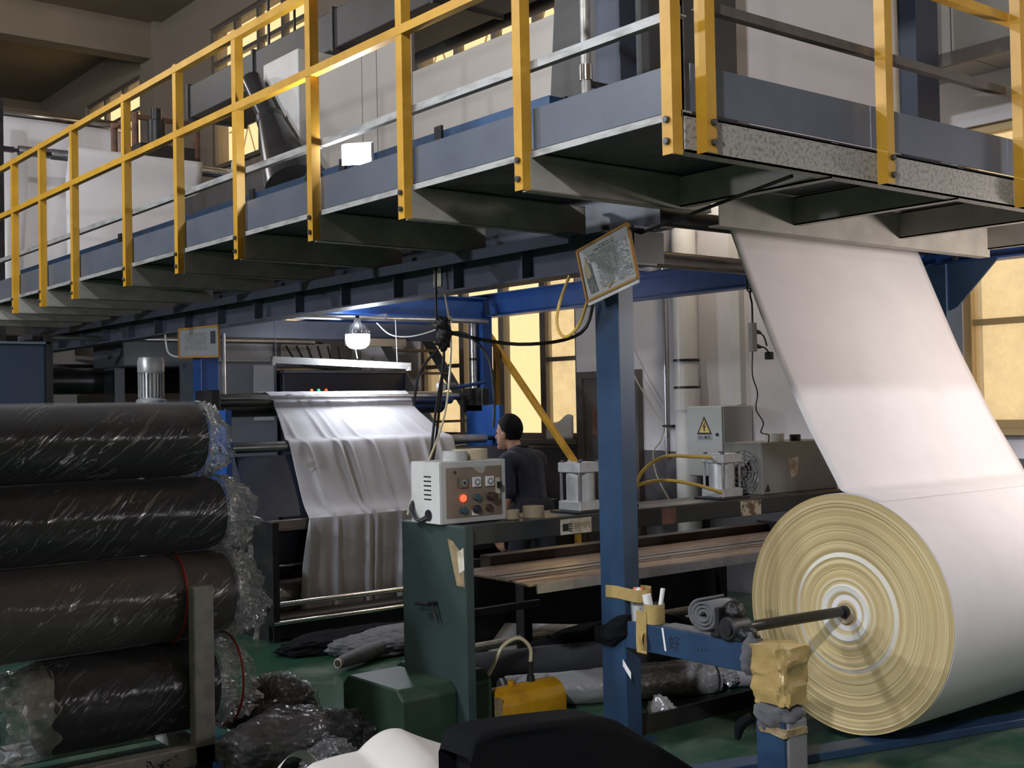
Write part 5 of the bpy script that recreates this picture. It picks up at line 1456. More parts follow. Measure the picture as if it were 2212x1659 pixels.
# ================================================================== REAR FABRIC MACHINE
rm = thing('inspection_machine', 'dark navy fabric machine under the pale grey draped cloth', 'machine', (5.3, 8.6, 0))
part('sloped_board', G().add([(4.08, 8.48, 1.30), (6.7, 8.48, 1.30), (6.7, 8.22, 0.84), (4.08, 8.22, 0.84), (4.08, 8.52, 1.30), (6.7, 8.52, 1.30), (6.7, 8.27, 0.84), (4.08, 8.27, 0.84)], [(0, 1, 2, 3), (7, 6, 5, 4), (0, 4, 5, 1), (1, 5, 6, 2), (2, 6, 7, 3), (3, 7, 4, 0)]), navy_panel, rm)
part('edge_bar', G().box(4.06, 6.7, 8.17, 8.24, 0.735, 0.82), brownsteel, rm, bevel=0.004)
part('lower_board', G().box(4.08, 6.7, 8.26, 8.30, 0.42, 0.735), navy_panel, rm)
part('lower_board', G().box(4.08, 6.7, 8.40, 8.44, 0.05, 0.40), blackm, rm)
part('trim_rod', G().tube([(4.0, 8.22, 0.47), (6.7, 8.22, 0.47)], 0.012, 10), steel, rm, smooth=True)
part('front_rod', G().tube([(3.95, 7.80, 0.252), (6.6, 7.80, 0.252)], 0.021, 12), chrome, rm, smooth=True)
part('front_rod', G().tube([(3.98, 7.72, 0.135), (6.6, 7.72, 0.135)], 0.016, 12), chrome, rm, smooth=True)
part('base_rail', G().box(3.95, 6.6, 7.74, 7.80, 0.02, 0.12), blackm, rm)
part('base_roller', G().tube([(4.0, 7.95, 0.09), (6.6, 7.95, 0.09)], 0.08, 20), blackm, rm, smooth=True)
for x in (3.98, 6.62):
    part('side_frame', G().box(x, x + 0.05, 7.72, 8.95, 0, 0.85), blackm, rm)
    part('side_frame', G().box(x, x + 0.05, 8.45, 8.95, 0.85, 1.66), blue_b, rm)
    part('roller_bracket', G().box(x, x + 0.08, 8.70, 9.0, 1.60, 1.82), blackm, rm, bevel=0.01)
roller('upper brown guide roller with the pale cloth over it', 4.10, 6.42, 8.92, 1.735, 0.055, brownsteel, name='guide_roller')
roller('steel front bar across the top of the draped cloth', 4.10, 6.42, 8.80, 1.752, 0.020, steel, 0.012, name='guide_roller')
roller('broad tarnished drum behind the upper guide roller', 4.15, 6.40, 9.06, 1.70, 0.10, brownsteel, name='guide_roller')
roller('grey middle roller under the draped cloth', 4.06, 6.52, 8.54, 1.365, 0.042, steel, 0.02, name='guide_roller')
ro = [(9.06, 1.806, 4.52, 5.93), (8.99, 1.80, 4.55, 5.94), (8.93, 1.798, 4.56, 5.94), (8.86, 1.74, 4.58, 5.94), (8.82, 1.66, 4.585, 5.95), (8.72, 1.56, 4.57, 6.0), (8.58, 1.43, 4.535, 6.08), (8.52, 1.408, 4.53, 6.11), (8.48, 1.36, 4.53, 6.12), (8.38, 1.15, 4.525, 6.09), (8.26, 0.93, 4.515, 6.04), (8.17, 0.835, 4.51, 6.01), (8.15, 0.80, 4.505, 6.0), (8.145, 0.62, 4.47, 5.97), (8.14, 0.45, 4.44, 5.92), (8.13, 0.27, 4.415, 5.86), (8.14, 0.12, 4.41, 5.82), (8.17, 0.05, 4.41, 5.80)]
rp = spline([Vector((a, b, c)) for a, b, c, d in ro], 5); rq = spline([Vector((d, 0, 0)) for a, b, c, d in ro], 5)
FOLDS = [(0.09, 0.010, 0.30), (0.27, 0.016, 0.34), (0.33, 0.012, 0.30), (0.47, 0.016, 0.36), (0.66, 0.013, 0.25), (0.80, 0.010, 0.20), (0.90, 0.008, 0.10)]
def cloth(u, v):
    i = u * (len(rp) - 1); k = min(int(i), len(rp) - 2); f = i - k
    p = rp[k].lerp(rp[k + 1], f); xr = rq[k].lerp(rq[k + 1], f).x
    x = p.z + (xr - p.z) * v
    on = min(1, max(0, (u - 0.22) * 6)) if u > 0.22 else 0.25
    mid = 1 - 0.75 * math.exp(-((u - 0.42) / 0.035) ** 2) - 0.75 * math.exp(-((u - 0.68) / 0.03) ** 2)
    d = 0
    for fv, amp, sl in FOLDS:
        c = fv + sl * (u - 0.45)
        e = (v - c) / 0.014
        if abs(e) < 6: d += amp * (math.exp(-e * e) - 0.5 * math.exp(-((v - c + 0.035) / 0.03) ** 2))
    d += 0.010 * nz(v * 6 - u * 3, u * 2.0, 0, 1.2, 5) + 0.003 * nz(v * 20 - u * 6, u * 4, 0, 1.2, 9)
    d *= on * max(0.12, mid) * (1.0 if u < 0.8 else 1.3)
    return (x, p.x - d * 1.1 - 0.012, p.y + d * 0.35)
ct = thing('draped_fabric', 'pale grey creased cloth draped over the rear machine', 'fabric', (5.2, 8.4, 0.04))
o = part('cloth_sheet', G().grid(cloth, len(rp), 170), grey_fab, ct, smooth=True, ang=180)
solidify(o, 0.003)
o = part('folded_hem', G().grid(lambda u, v: (lambda q: (q[0] - 0.004 + 0.095 * v * min(1, (u * 4)) * (1 - 0.25 * u), q[1] - 0.012 - 0.012 * sin(pi * v), q[2]))(cloth(0.70 + 0.28 * u, 0.0)), 24, 6), hem_fab, ct, smooth=True, ang=180)
part('tape_patch', G().grid(lambda u, v: (4.60 + 0.095 * u, 8.365 - 0.004 + 0.0 * v, 1.235 - 0.05 * v + 0.012 * u), 3, 3), paper, ct)
bt = thing('take_up_roll', 'film-covered small roll at the bottom left of the draped cloth', 'fabric roll', (4.6, 8.28, 0.1))
part('rolled_fabric', G().tube([(4.27, 8.30, 0.22), (6.2, 8.30, 0.22)], 0.125, 28), mid_fab, bt, smooth=True)
part('plastic_wrap', G().grid(lambda u, v: (4.25 + 0.35 * u, 8.30 + 0.132 * (1 + 0.05 * nz(u * 6, cos(2 * pi * v) * 3, sin(2 * pi * v) * 3, 1.5, 3)) * cos(2 * pi * v), 0.22 + 0.132 * (1 + 0.05 * nz(u * 6, cos(2 * pi * v) * 3, sin(2 * pi * v) * 3, 1.5, 3)) * sin(2 * pi * v)), 20, 40, wrap=True), film_c, bt, smooth=True, ang=180)

# LED bulb and batten on the conduit
cd = thing('ceiling_conduit', 'galvanised conduit below the bright blue cross beam', 'pipe', (5.6, 8.9, 2.4))
part('pipe_run', G().tube([(4.3, 8.9, 2.425), (6.85, 8.9, 2.445)], 0.022, 12), steel, cd, smooth=True)
for x in (4.9, 5.7, 6.4):
    part('pipe_strap', G().box(x, x + 0.02, 8.87, 9.05, 2.44, 2.48), steel, cd)
part('white_cable', G().tube([(5.62, 8.89, 2.40), (5.75, 8.88, 2.30), (5.95, 8.88, 2.285), (6.2, 8.88, 2.34), (6.42, 8.88, 2.43)], 0.006, 8, 6), whitep, cd, smooth=True)
lb = thing('led_bulb', 'lit white LED bulb hanging above the draped cloth', 'lamp', (5.40, 8.85, 2.17))
part('bulb_globe', G().lathe([(0, 0.03), (0.008, 0.065), (0.03, 0.092), (0.06, 0.103), (0.125, 0.105)], (5.40, 8.85, 2.165), 'z', 32), led, lb, smooth=True)
hs = part('heat_sink', G().lathe([(0, 0.106), (0.02, 0.10), (0.07, 0.062), (0.10, 0.032), (0.14, 0.026)], (5.40, 8.85, 2.29), 'z', 24), alu, lb, smooth=True)
for k in range(14):
    a = 2 * pi * k / 14
    part('fin', G().bar((5.40 + 0.103 * cos(a), 8.85 + 0.103 * sin(a), 2.305), (5.40 + 0.05 * cos(a), 8.85 + 0.05 * sin(a), 2.375), 0.004, 0.02), alu, hs)
part('lamp_holder', G().lathe([(0, 0.022), (0.05, 0.018)], (5.40, 8.85, 2.40), 'z', 14), rubber, lb)
part('pull_cord', G().tube([(5.36, 8.80, 2.42), (5.30, 8.78, 2.30), (5.325, 8.78, 2.20), (5.35, 8.78, 2.08)], 0.004, 6, 4), whitep, lb)
lamp('led_bulb_glow', (5.40, 8.70, 2.02), 24, (0.86, 0.91, 1.0), 0.07)
lamp('led_bulb_glow', (5.40, 8.86, 2.56), 5, (0.80, 0.87, 1.0), 0.06)
bn = thing('tube_batten', 'white fluorescent batten hung on strings under the LED bulb', 'lamp', (5.25, 8.85, 2.0))
part('batten_body', G().bar((4.58, 8.85, 2.075), (5.93, 8.85, 2.03), 0.05, 0.035), whitep, bn)
part('batten_tube', G().tube([(4.60, 8.84, 2.048), (5.91, 8.84, 2.003)], 0.012, 10), whitep, bn, smooth=True)
part('tube_holder', G().box(4.575, 4.60, 8.825, 8.865, 2.02, 2.07), whitep, bn)
part('tube_holder', G().box(5.905, 5.93, 8.825, 8.865, 1.98, 2.03), whitep, bn)
for x, z in ((4.62, 2.09), (5.80, 2.05)):
    part('hanging_string', G().tube([(x, 8.85, z), (x + 0.01, 8.88, 2.43)], 0.003, 5), whitep, bn)

# steel stairs behind
sta = thing('steel_stairs', 'dark open steel stairs between the rear machine and the windows', 'stairs', (7.4, 10, 0))
stair_m = M('stair_grey', (0.13, 0.13, 0.135), 0.5)
for x in (7.125, 7.72):
    part('stringer', G().bar((x, 11.72, 3.0), (x, 8.86, 0.0), 0.012, 0.15), stair_m, sta)
for k in range(11):
    s = (k + 0.7) / 11.5
    yy = 11.72 - 2.86 * s; z = 3.0 * (1 - s)
    part('tread', G().box(7.135, 7.71, yy - 0.09, yy + 0.09, z - 0.025, z), oily, sta)
# dark control cabinet with pilot lamps
pc = thing('pilot_cabinet', 'long dark cabinet with three pilot lamps behind the rear machine', 'cabinet', (6.1, 10.9, 0))
part('cabinet_body', G().box(5.66, 7.1, 10.7, 11.1, 0, 2.02), navy_panel, pc, bevel=0.01)
for x, m in ((5.98, orange_lamp), (6.06, green_lamp), (6.145, red_lamp)):
    part('pilot_lamp', G().lathe([(-0.012, 0.012), (0, 0.017)], (x, 10.70, 1.845), 'y', 12), m, pc)
part('top_strip', G().box(5.66, 7.1, 10.68, 11.1, 2.02, 2.05), slate, pc)
for k in range(6):
    part('cable', G().tube([(5.75 + 0.12 * k, 10.8, 2.3), (5.85 + 0.1 * k, 10.72, 2.12 - 0.01 * k), (6.1 + 0.06 * k, 10.72, 2.08), (6.4, 10.75, 2.16)], 0.012, 6, 4), rubber, pc, smooth=True)
gp = thing('grey_cabinet', 'slate cabinet with a pale door left of the pilot cabinet', 'cabinet', (5.2, 10.9, 0))
part('cabinet_body', G().box(4.75, 5.62, 10.75, 11.1, 0, 2.12), slate, gp, bevel=0.01)
part('cabinet_door', G().box(5.36, 5.58, 10.735, 10.75, 1.55, 2.10), M('pale_grey_enamel', (0.30, 0.31, 0.35), 0.5), gp, bevel=0.004)
hd = thing('machine_hood', 'wide slate machine hood in the dark behind the LED bulb', 'machine', (5.3, 11.8, 2.2))
part('hood_body', G().box(4.3, 6.9, 11.4, 12.2, 2.1, 2.42), slate, hd, bevel=0.02)
part('hood_panel', G().box(5.3, 5.9, 11.38, 11.4, 2.16, 2.36), bpy.data.materials['pale_grey_enamel'], hd)
part('hood_panel', G().box(6.0, 6.6, 11.38, 11.4, 2.16, 2.36), bpy.data.materials['pale_grey_enamel'], hd)
part('hood_leg', G().box(4.3, 4.4, 11.6, 11.9, 0, 2.1), slate, hd)
part('hood_leg', G().box(6.8, 6.9, 11.6, 11.9, 0, 2.1), slate, hd)

# far left: motor, cabinets, dark rollers
mo = thing('electric_motor', 'upright finned silver motor above the wrapped rolls', 'motor', (3.72, 9.24, 1.5))
mc = (3.72, 9.24, 1.72)
part('motor_flange', G().lathe([(0, 0.115), (0.03, 0.12), (0.05, 0.095)], mc, 'z', 28), alu, mo, smooth=True)
part('motor_body', G().lathe([(0.05, 0.085), (0.25, 0.085)], mc, 'z', 28), alu, mo, smooth=True)
for k in range(22):
    a = 2 * pi * k / 22
    part('cooling_fin', G().bar((mc[0] + 0.093 * cos(a), mc[1] + 0.093 * sin(a), mc[2] + 0.055), (mc[0] + 0.093 * cos(a), mc[1] + 0.093 * sin(a), mc[2] + 0.245), 0.018, 0.006, (-sin(a), cos(a), 0)), alu, mo)
part('fan_cover', G().lathe([(0.25, 0.102), (0.26, 0.105), (0.34, 0.105), (0.372, 0.095), (0.378, 0.06)], mc, 'z', 28), alu, mo, smooth=True)
part('gearbox', G().box(3.60, 3.86, 9.12, 9.36, 1.45, 1.72), M('cast_grey', (0.28, 0.28, 0.29), 0.45, 0.4), mo, bevel=0.02)
part('motor_pedestal', G().box(3.66, 3.80, 9.16, 9.32, 0, 1.45), blackm, mo)
lc = thing('dark_blue_cabinet', 'dark blue cabinet at the far left edge', 'cabinet', (3.2, 11, 0))
part('cabinet_body', G().box(2.6, 3.42, 10.9, 11.5, 0, 2.28), M('midnight_enamel', (0.02, 0.03, 0.055), 0.5), lc, bevel=0.01)
part('cabinet_trim', G().box(3.42, 3.48, 10.88, 10.95, 0, 2.35), blackm, lc)
part('cabinet_lid', G().box(2.58, 3.46, 10.88, 11.5, 2.28, 2.30), slate, lc)
roller('dark oily drum left of the rear blue column', 3.55, 6.2, 12.0, 1.98, 0.13, M('dark_drum', (0.05, 0.05, 0.055), 0.35, 0.4), 0.04)
roller('thin steel tube above the dark oily drum', 3.5, 6.3, 11.2, 2.36, 0.022, steel, 0.012)
df_ = thing('roller_machine', 'black machine stand beside the dark blue cabinet', 'machine', (3.6, 12.2, 0))
part('upright', G().box(3.55, 3.80, 12.1, 12.4, 0, 2.3), blackm, df_)
part('rail', G().box(3.55, 6.4, 12.25, 12.35, 2.1, 2.16), blackm, df_)
gw = solo('fabric_web', G().grid(lambda u, v: (4.35 + 2.2 * v, 12.9 - 0.25 * u, 2.46 - 2.44 * u), 10, 10), M('dim_grey_fabric', (0.30, 0.29, 0.31), 0.85), 'dim grey fabric pass in the dark behind the silver motor', 'fabric', smooth=True, ang=180)
solidify(gw, 0.004)

# ================================================================== WINDOW WALL ITEMS
pv = thing('drain_pipe', 'thick white PVC drain pipe on the window wall', 'pipe', (7.84, 7.31, 0))
part('pipe_run', G().tube([(7.84, 7.31, 0), (7.84, 7.31, 4.6)], 0.108, 28), pvc, pv, smooth=True)
part('pipe_coupling', G().lathe([(0, 0.118), (0.19, 0.118)], (7.84, 7.31, 1.58), 'z', 28), pvc, pv, smooth=True)
for z in (1.77, 2.01, 3.2):
    part('pipe_clip', G().lathe([(0, 0.117), (0.022, 0.117)], (7.84, 7.31, z), 'z', 28), blackm, pv)
tk2 = thing('cable_trunking', 'pale vertical cable trunking above the wall cabinet', 'trunking', (7.96, 6.82, 1.6))
part('trunk_body', G().box(7.93, 8.0, 6.77, 6.87, 1.62, 4.2), M('trunk_grey', (0.50, 0.49, 0.47), 0.5), tk2)
ci = thing('wall_conduit', 'thin steel conduit with dangling wires on the pilaster', 'conduit', (7.87, 7.6, 1.1))
part('conduit_pipe', G().tube([(7.87, 7.60, 1.15), (7.87, 7.60, 3.4)], 0.014, 8), steel, ci)
part('dangling_wire', G().tube([(7.86, 7.60, 1.45), (7.85, 7.66, 1.3), (7.85, 7.75, 1.2), (7.85, 7.72, 1.0), (7.85, 7.55, 0.75)], 0.006, 6, 4), hose_c, ci)
part('dangling_wire', G().tube([(7.86, 8.15, 2.15), (7.86, 7.95, 1.85), (7.86, 7.75, 1.6), (7.86, 7.60, 1.45)], 0.007, 6, 4), M('dusty_wire', (0.35, 0.33, 0.27), 0.6), ci)
part('wire_tie', G().box(7.84, 7.88, 7.50, 7.62, 1.43, 1.45), rubber, ci)
wc = thing('electrical_cabinet', 'grey wall cabinet with a yellow high-voltage warning triangle', 'cabinet', (7.85, 7.0, 1.0))
part('cabinet_body', G().box(7.62, 7.99, 6.70, 7.10, 1.02, 1.615), M('cabinet_grey', (0.40, 0.40, 0.385), 0.5), wc, bevel=0.006)
part('cabinet_door', G().box(7.605, 7.62, 6.705, 7.095, 1.025, 1.61), bpy.data.materials['cabinet_grey'], wc, bevel=0.004)
part('lock', G().lathe([(-0.012, 0.014), (0, 0.014)], (7.605, 6.755, 1.375), 'x', 14), blackm, wc)
sgn = part('warning_triangle', G().add([(7.6035, 6.985, 1.375), (7.6035, 6.815, 1.375), (7.6035, 6.90, 1.53)], [(0, 1, 2)]), ink, wc)
part('triangle_field', G().add([(7.6025, 6.962, 1.390), (7.6025, 6.838, 1.390), (7.6025, 6.90, 1.502)], [(0, 1, 2)]), M('sign_yellow', (0.62, 0.45, 0.12), 0.5), sgn)
part('lightning_bolt', G().add([(7.6015, p[0], p[1]) for p in ((6.898, 1.475), (6.918, 1.435), (6.902, 1.437), (6.912, 1.415), (6.904, 1.416), (6.904, 1.398), (6.889, 1.412), (6.897, 1.415), (6.884, 1.449), (6.900, 1.447), (6.888, 1.475))], [tuple(range(11))]), ink, sgn)
tx = part('text_strip', G().box(7.602, 7.6035, 6.815, 6.985, 1.328, 1.37), M('sign_grey', (0.33, 0.33, 0.37), 0.6), wc)
text_mesh('sign_text', '当心触电', 0.036, ink, tx, frame_matrix((7.6012, 6.90, 1.348), (0, -1, 0), (0, 0, 1)))
ps_ = thing('power_strip', 'white power strip hanging by its cable beside the white web', 'power strip', (5.5, 4.6, 1.95))
part('strip_body', G().box(5.485, 5.53, 4.585, 4.62, 1.94, 2.11), M('ivory_plastic', (0.50, 0.49, 0.44), 0.5), ps_, bevel=0.004)
part('supply_cable', G().tube([(5.505, 4.60, 2.11), (5.505, 4.60, 2.22), (5.49, 4.60, 2.28), (5.51, 4.60, 2.35), (5.48, 4.6, 2.40)], 0.006, 8, 4), rubber, ps_, smooth=True)
part('cable_coil', G().tube([(5.49 + 0.03 * cos(a), 4.60, 2.32 + 0.045 * sin(a) + 0.003 * a) for a in [k * 0.5 for k in range(32)]], 0.005, 6), rubber, ps_)
for z in (2.06, 1.975):
    part('plug', G().tube([(5.53, 4.60, z), (5.575, 4.60, z - 0.008)], [0.016, 0.009], 10), rubber, ps_)
part('lead', G().tube([(5.57, 4.60, 2.052), (5.62, 4.61, 2.03), (5.68, 4.64, 1.98)], 0.005, 6, 4), rubber, ps_)
part('lead', G().tube([(5.57, 4.60, 1.968), (5.61, 4.60, 1.965), (5.65, 4.60, 1.935)], 0.005, 6, 4), rubber, ps_)
part('adapter', G().box(5.63, 5.67, 4.58, 4.62, 1.895, 1.94), rubber, ps_, bevel=0.004)
part('lower_cable', G().tube([(5.50, 4.60, 1.94), (5.495, 4.60, 1.80), (5.56, 4.62, 1.70), (5.58, 4.65, 1.60), (5.68, 4.68, 1.52), (5.68, 4.70, 1.46), (5.80, 4.74, 1.44), (5.82, 4.76, 1.395)], 0.004, 6, 5), rubber, ps_, smooth=True)

# yellow handrail at the stairs by the wall
yh = thing('stair_handrail', 'sloping yellow handrail behind the worker', 'handrail', (7.2, 8.7, 0))
part('sloping_rail', G().bar((7.18, 9.32, 2.36), (7.18, 8.02, 1.07), 0.05, 0.055), yellow2, yh, bevel=0.004)
part('upright', G().bar((7.18, 9.20, 0.0), (7.18, 9.20, 2.28), 0.045, 0.045), yellow2, yh)
part('upright', G().bar((7.18, 8.06, 0.0), (7.18, 8.06, 1.12), 0.045, 0.045), yellow2, yh)
part('end_plug', G().lathe([(0, 0.03), (0.03, 0.026)], (7.16, 8.12, 1.12), 'z', 12), M('pale_blue_cap', (0.45, 0.52, 0.65), 0.4), yh)
# teal operator panel at the blue column
op = thing('operator_panel', 'teal operator panel with red digits in front of the worker', 'control box', (6.95, 8.86, 1.3))
part('panel_box', G().box(6.865, 7.02, 8.86, 8.95, 1.18, 1.565), teal_box, op, bevel=0.006)
part('mounting_arm', G().box(6.93, 6.99, 8.945, 9.06, 1.36, 1.42), blackm, op)
ds = part('display_window', G().box(6.878, 6.985, 8.856, 8.86, 1.475, 1.535), blackm, op)
text_mesh('red_digits', '30', 0.042, red_digit, ds, frame_matrix((6.935, 8.855, 1.507), (1, 0, 0), (0, 0, 1)))
for r in range(3):
    for c in range(2):
        kx, kz = 6.905 + 0.075 * c, 1.435 - 0.075 * r
        kk = part('rotary_knob', G().lathe([(-0.022, 0.02), (-0.016, 0.024), (0, 0.026)], (kx, 8.86, kz), 'y', 14), blackm, op, smooth=True)
        part('knob_mark', G().bar((kx - 0.01, 8.837, kz - 0.012), (kx + 0.01, 8.837, kz + 0.012), 0.004, 0.005), paper, kk)
part('yellow_button', G().lathe([(-0.02, 0.012), (0, 0.016)], (6.885, 8.86, 1.30), 'y', 12), hose_y, op)
rd = op
part('red_box', G().box(6.96, 7.06, 8.72, 8.80, 1.21, 1.30), red_p, rd, bevel=0.004)
part('white_shelf', G().box(6.90, 7.10, 8.70, 8.88, 1.17, 1.208), whitep, rd)
gu = thing('pressure_regulator', 'silver pressure regulator with dial gauge at the roller end', 'gauge', (6.15, 8.85, 1.78))
part('gauge_dial', G().lathe([(-0.03, 0.045), (-0.035, 0.04), (0, 0.045)], (6.18, 8.74, 1.835), 'y', 18), alu, gu, smooth=True)
part('regulator_body', G().tube([(6.22, 8.80, 1.83), (6.40, 8.82, 1.84)], 0.03, 14), blue_g, gu, smooth=True)
part('blue_hose', G().tube([(6.40, 8.82, 1.83), (6.55, 8.83, 1.845), (6.80, 8.88, 1.88)], 0.016, 10, 4), blue_b, gu, smooth=True)
# white cloth heaped outside the lower window pane corner
wcl = solo('plastic_sheet', G().grid(lambda u, v: (7.97 - 0.03 * sin(pi * u) * (1 - v), 8.98 + 0.42 * u, 1.30 + (0.24 - 0.14 * u * u + 0.02 * sin(9 * u)) * v), 12, 8), whitep, 'white sheet propped on the window sill by the yellow handrail', 'sheet', smooth=True, ang=180)
solidify(wcl, 0.004)

# ================================================================== WORKER
def capsule(g, a, b, ra, rb, n=14):
    a = Vector(a); b = Vector(b)
    k = 5
    pts = []; rr = []
    d = (b - a).normalized() if (b - a).length > 1e-6 else Vector((0, 0, 1))
    for i in range(k):
        t = i / k * pi / 2; pts.append(a - d * ra * cos(t)); rr.append(max(ra * sin(t), ra * 0.02))
    pts.append(a); rr.append(ra); pts.append(b); rr.append(rb)
    for i in range(k - 1, -1, -1):
        t = i / k * pi / 2; pts.append(b + d * rb * cos(t)); rr.append(max(rb * sin(t), rb * 0.02))
    g.tube(pts, rr, n)
def ellip(g, c, s, rot=None, n=20, m=14):
    c = Vector(c); s = (s[0] * 1.06, s[1] * 1.08, s[2] * 1.14)
    def fn(u, v):
        th = pi * (0.001 + 0.998 * u); ph = 2 * pi * v
        d = Vector((sin(th) * cos(ph) * s[0], sin(th) * sin(ph) * s[1], cos(th) * s[2]))
        if rot: d = rot @ d
        return c + d
    o = len(g.v)
    g.grid(fn, m, n, wrap=True)
    g.f.append(tuple(o + k for k in range(n))); g.f.append(tuple(o + (m - 1) * n + k for k in range(n - 1, -1, -1)))
def fuse(name, g, voxel, mat, parent, sm=6):
    me = mesh_of(name, g, None)
    o = bpy.data.objects.new(name + '_tmp', me); C.objects.link(o)
    r = o.modifiers.new('r', 'REMESH'); r.mode = 'VOXEL'; r.voxel_size = voxel
    s = o.modifiers.new('s', 'SMOOTH'); s.factor = 0.5; s.iterations = sm
    dg = bpy.context.evaluated_depsgraph_get()
    m2 = bpy.data.meshes.new_from_object(o.evaluated_get(dg))
    bpy.data.objects.remove(o)
    m2.name = name
    m2.transform(Matrix.Translation(-Vector(root_of(parent).location)))
    m2.polygons.foreach_set('use_smooth', [True] * len(m2.polygons))
    m2.materials.clear()
    for m in (mat if isinstance(mat, (list, tuple)) else [mat]): m2.materials.append(m)
    q = bpy.data.objects.new(name, m2); C.objects.link(q); q.parent = parent
    return q
# local frame: F = facing (towards the machine, image left and away), R = his right
MB = Vector((6.02, 7.33, 0))
F = Vector((-0.22, 0.975, 0)).normalized(); Rr = Vector((F.y, -F.x, 0))
def W(f, r, z): return MB + F * f + Rr * r + Vector((0, 0, z))
mn = thing('person', 'man in a dark navy polo shirt bending over the operator panel', 'person', MB)
hf = (F * 0.98 + Rr * -0.12).normalized()          # head turned slightly to his left
hr = Vector((hf.y, -hf.x, 0))
hc = W(0.19, 0.0, 1.445)
def H(f, r, z): return hc + hf * f * 1.06 + hr * r * 1.08 + Vector((0, 0, z * 1.14 - 0.012))
hrot = Matrix(((hf.x, hr.x, 0), (hf.y, hr.y, 0), (0, 0, 1)))
gb = G()
ellip(gb, H(-0.005, 0, 0.025), (0.098, 0.078, 0.100), hrot)       # skull
ellip(gb, H(0.035, 0, -0.04), (0.062, 0.060, 0.082), hrot)        # face and jaw
ellip(gb, H(0.075, 0, -0.098), (0.026, 0.030, 0.022), hrot)       # chin
capsule(gb, H(0.092, 0, 0.0), H(0.112, 0, -0.032), 0.010, 0.014)  # nose
capsule(gb, H(0.085, -0.03, 0.012), H(0.085, 0.03, 0.012), 0.012, 0.012)  # brow
capsule(gb, H(0.090, -0.018, -0.066), H(0.090, 0.018, -0.066), 0.008, 0.008)  # lips
for s in (-1, 1):
    ellip(gb, H(-0.005, s * 0.080, -0.015), (0.020, 0.010, 0.033), hrot)  # ears
capsule(gb, W(0.10, 0, 1.26), H(-0.02, 0, -0.05), 0.062, 0.058)    # neck
capsule(gb, W(0.02, 0, 0.92), W(0.06, 0, 1.13), 0.11, 0.115)
capsule(gb, W(0.06, -0.13, 1.20), W(0.06, 0.13, 1.20), 0.062, 0.062)
capsule(gb, W(-0.02, -0.07, 0.84), W(-0.02, 0.07, 0.84), 0.12, 0.12)
# arms
def arm_g(g, sh, el, wr, pal, fingers):
    capsule(g, sh, el, 0.050, 0.040); capsule(g, el, wr, 0.040, 0.027)
    capsule(g, wr, pal, 0.026, 0.034)
    for chain, r in fingers:
        for a, b in zip(chain[:-1], chain[1:]): capsule(g, a, b, r, r * 0.92, 10)
def hand(g, wr, d, side, span, curl):
    # d: direction of the hand, side: thumb side, span: across the knuckles
    d = d.normalized(); span = span.normalized()
    pal = wr + d * 0.07
    for s in (-0.024, 0, 0.024): capsule(g, wr + d * 0.02 + span * s * 0.6, pal + span * s + d * 0.012, 0.016, 0.014)
    for i, (off, ln) in enumerate(((-0.030, 0.060), (-0.010, 0.075), (0.011, 0.082), (0.031, 0.072))):
        a = pal + span * off + d * 0.012
        p1 = a + d * ln * 0.45 + curl * 0.008; p2 = p1 + d * ln * 0.32 + curl * 0.018; p3 = p2 + d * ln * 0.2 + curl * 0.02
        capsule(g, a, p1, 0.0090, 0.0085, 10); capsule(g, p1, p2, 0.0085, 0.008, 10); capsule(g, p2, p3, 0.008, 0.0072, 10)
    t0 = wr + d * 0.025 + side * 0.024; t1 = t0 + d * 0.035 + side * 0.022; t2 = t1 + d * 0.030 + side * 0.004
    capsule(g, t0, t1, 0.012, 0.0105, 10); capsule(g, t1, t2, 0.0105, 0.009, 10)
# left arm (nearer the camera) hangs down
shL = W(0.06, -0.20, 1.205); elL = W(0.035, -0.245, 0.915); wrL = W(0.10, -0.235, 0.665)
capsule(gb, shL, elL, 0.052, 0.042); capsule(gb, elL, wrL, 0.042, 0.028)
hand(gb, wrL, Vector((0, 0, -1)) + F * 0.15, F, Rr * 0.3 - F, Rr)
# right arm reaches to the panel
shR = W(0.08, 0.20, 1.205); elR = W(0.24, 0.25, 1.02); wrR = W(0.44, 0.18, 1.10)
capsule(gb, shR, elR, 0.052, 0.042); capsule(gb, elR, wrR, 0.042, 0.028)
hand(gb, wrR, F + Vector((0, 0, 0.1)), Vector((0, 0, 1)), Rr, Vector((0, 0, -1)))
# legs
for s, ff in ((-1, 0.03), (1, -0.10)):
    hp_ = W(-0.03, s * 0.09, 0.82); kn = W(0.03 + ff, s * 0.10, 0.45); an = W(-0.02 + ff, s * 0.105, 0.09)
    capsule(gb, hp_, kn, 0.085, 0.056); capsule(gb, kn, an, 0.055, 0.038)
    capsule(gb, W(-0.05 + ff, s * 0.105, 0.045), W(0.13 + ff, s * 0.12, 0.038), 0.042, 0.036)
body = fuse('body', gb, 0.0055, skin, mn, 8)
gs = G()
capsule(gs, W(0.0, 0, 0.86), W(0.055, 0, 1.17), 0.145, 0.150)
capsule(gs, W(0.0, -0.05, 0.85), W(0.05, -0.07, 1.15), 0.125, 0.125)
capsule(gs, W(0.0, 0.05, 0.85), W(0.05, 0.07, 1.15), 0.125, 0.125)
capsule(gs, W(0.055, -0.165, 1.20), W(0.055, 0.165, 1.20), 0.096, 0.096)
capsule(gs, W(0.065, -0.06, 1.24), W(0.075, 0.06, 1.24), 0.092, 0.092)
capsule(gs, shL, shL.lerp(elL, 0.78), 0.074, 0.070)
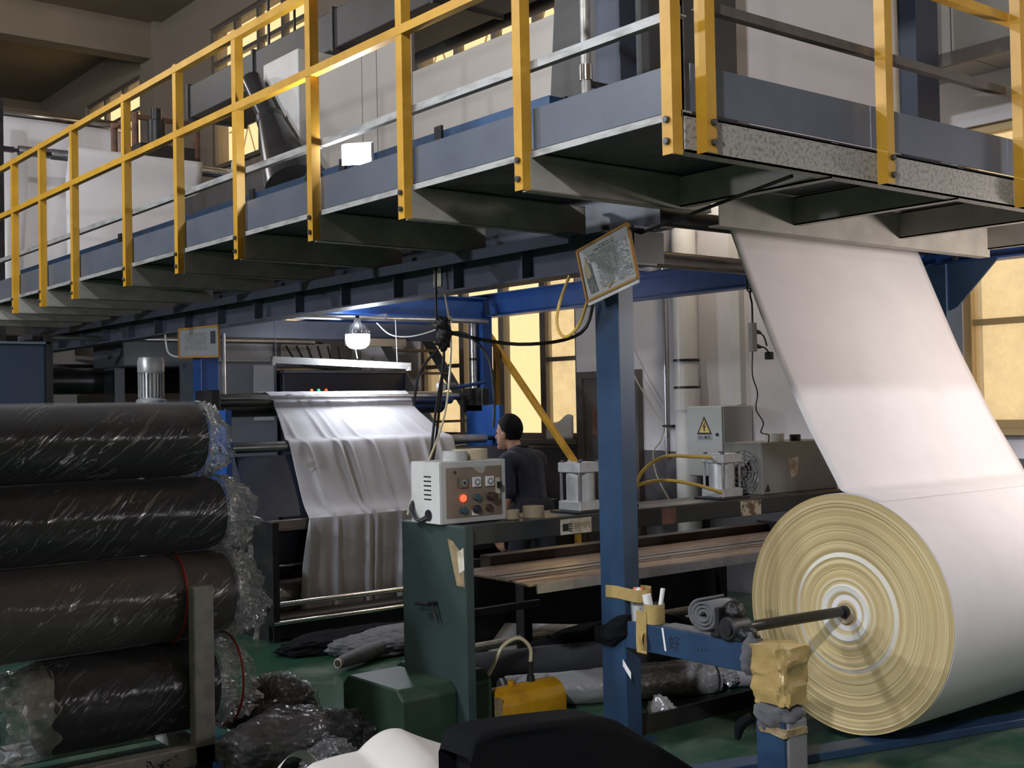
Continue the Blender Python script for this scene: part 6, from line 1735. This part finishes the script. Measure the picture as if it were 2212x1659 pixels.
capsule(gs, shR, shR.lerp(elR, 0.78), 0.074, 0.070)
shirt = fuse('polo_shirt', gs, 0.010, navy, mn, 5)
gc = G()
cpts = []
for k in range(25):
    a = 2 * pi * k / 24
    cpts.append(W(0.105 + 0.078 * cos(a), 0.075 * sin(a), 1.305 - 0.028 * cos(a)))
gc.tube(cpts, 0.016, 8)
part('shirt_collar', gc, navy, mn, smooth=True)
gt = G()
capsule(gt, W(-0.02, -0.06, 0.84), W(-0.02, 0.06, 0.84), 0.135, 0.135)
for s, ff in ((-1, 0.03), (1, -0.10)):
    capsule(gt, W(-0.03, s * 0.09, 0.80), W(0.03 + ff, s * 0.10, 0.45), 0.105, 0.080)
    capsule(gt, W(0.03 + ff, s * 0.10, 0.45), W(-0.02 + ff, s * 0.105, 0.10), 0.080, 0.070)
fuse('trousers', gt, 0.012, trouser, mn, 4)
gh = G()
def hairf(u, v):
    th = pi * u; ph = 2 * pi * v
    d = Vector((sin(th) * cos(ph), sin(th) * sin(ph), cos(th)))
    q = H(d.x * 0.106 - 0.010, d.y * 0.0855, d.z * 0.108 + 0.030)
    return q
g = G().grid(lambda u, v: hairf(0.001 + u * (0.37 + 0.42 * (lambda q: q * q * (3 - 2 * q))(max(0, min(1, (0.75 - cos(2 * pi * v)) / 1.35)))), v), 20, 48, wrap=True)
for i, p in enumerate(g.v):
    d = (Vector(p) - hc); k = 1 + 0.02 * nz(d.x, d.y, d.z, 40, 2); g.v[i] = tuple(hc + d * k)
part('hair', g, hair, mn, smooth=True, ang=180)
for s in (-1, 1):
    part('eye', G().lathe([(-0.006, 0.004), (0, 0.007), (0.004, 0.003)], tuple(H(0.090, s * 0.03, -0.005)), 'z', 8), ink, mn)
    ff = 0.03 if s < 0 else -0.10
    part('shoe', G().tube([W(-0.07 + ff, s * 0.105, 0.05), W(0.03 + ff, s * 0.11, 0.052), W(0.15 + ff, s * 0.12, 0.04)], [0.046, 0.05, 0.04], 12, 3), rubber, mn, smooth=True)
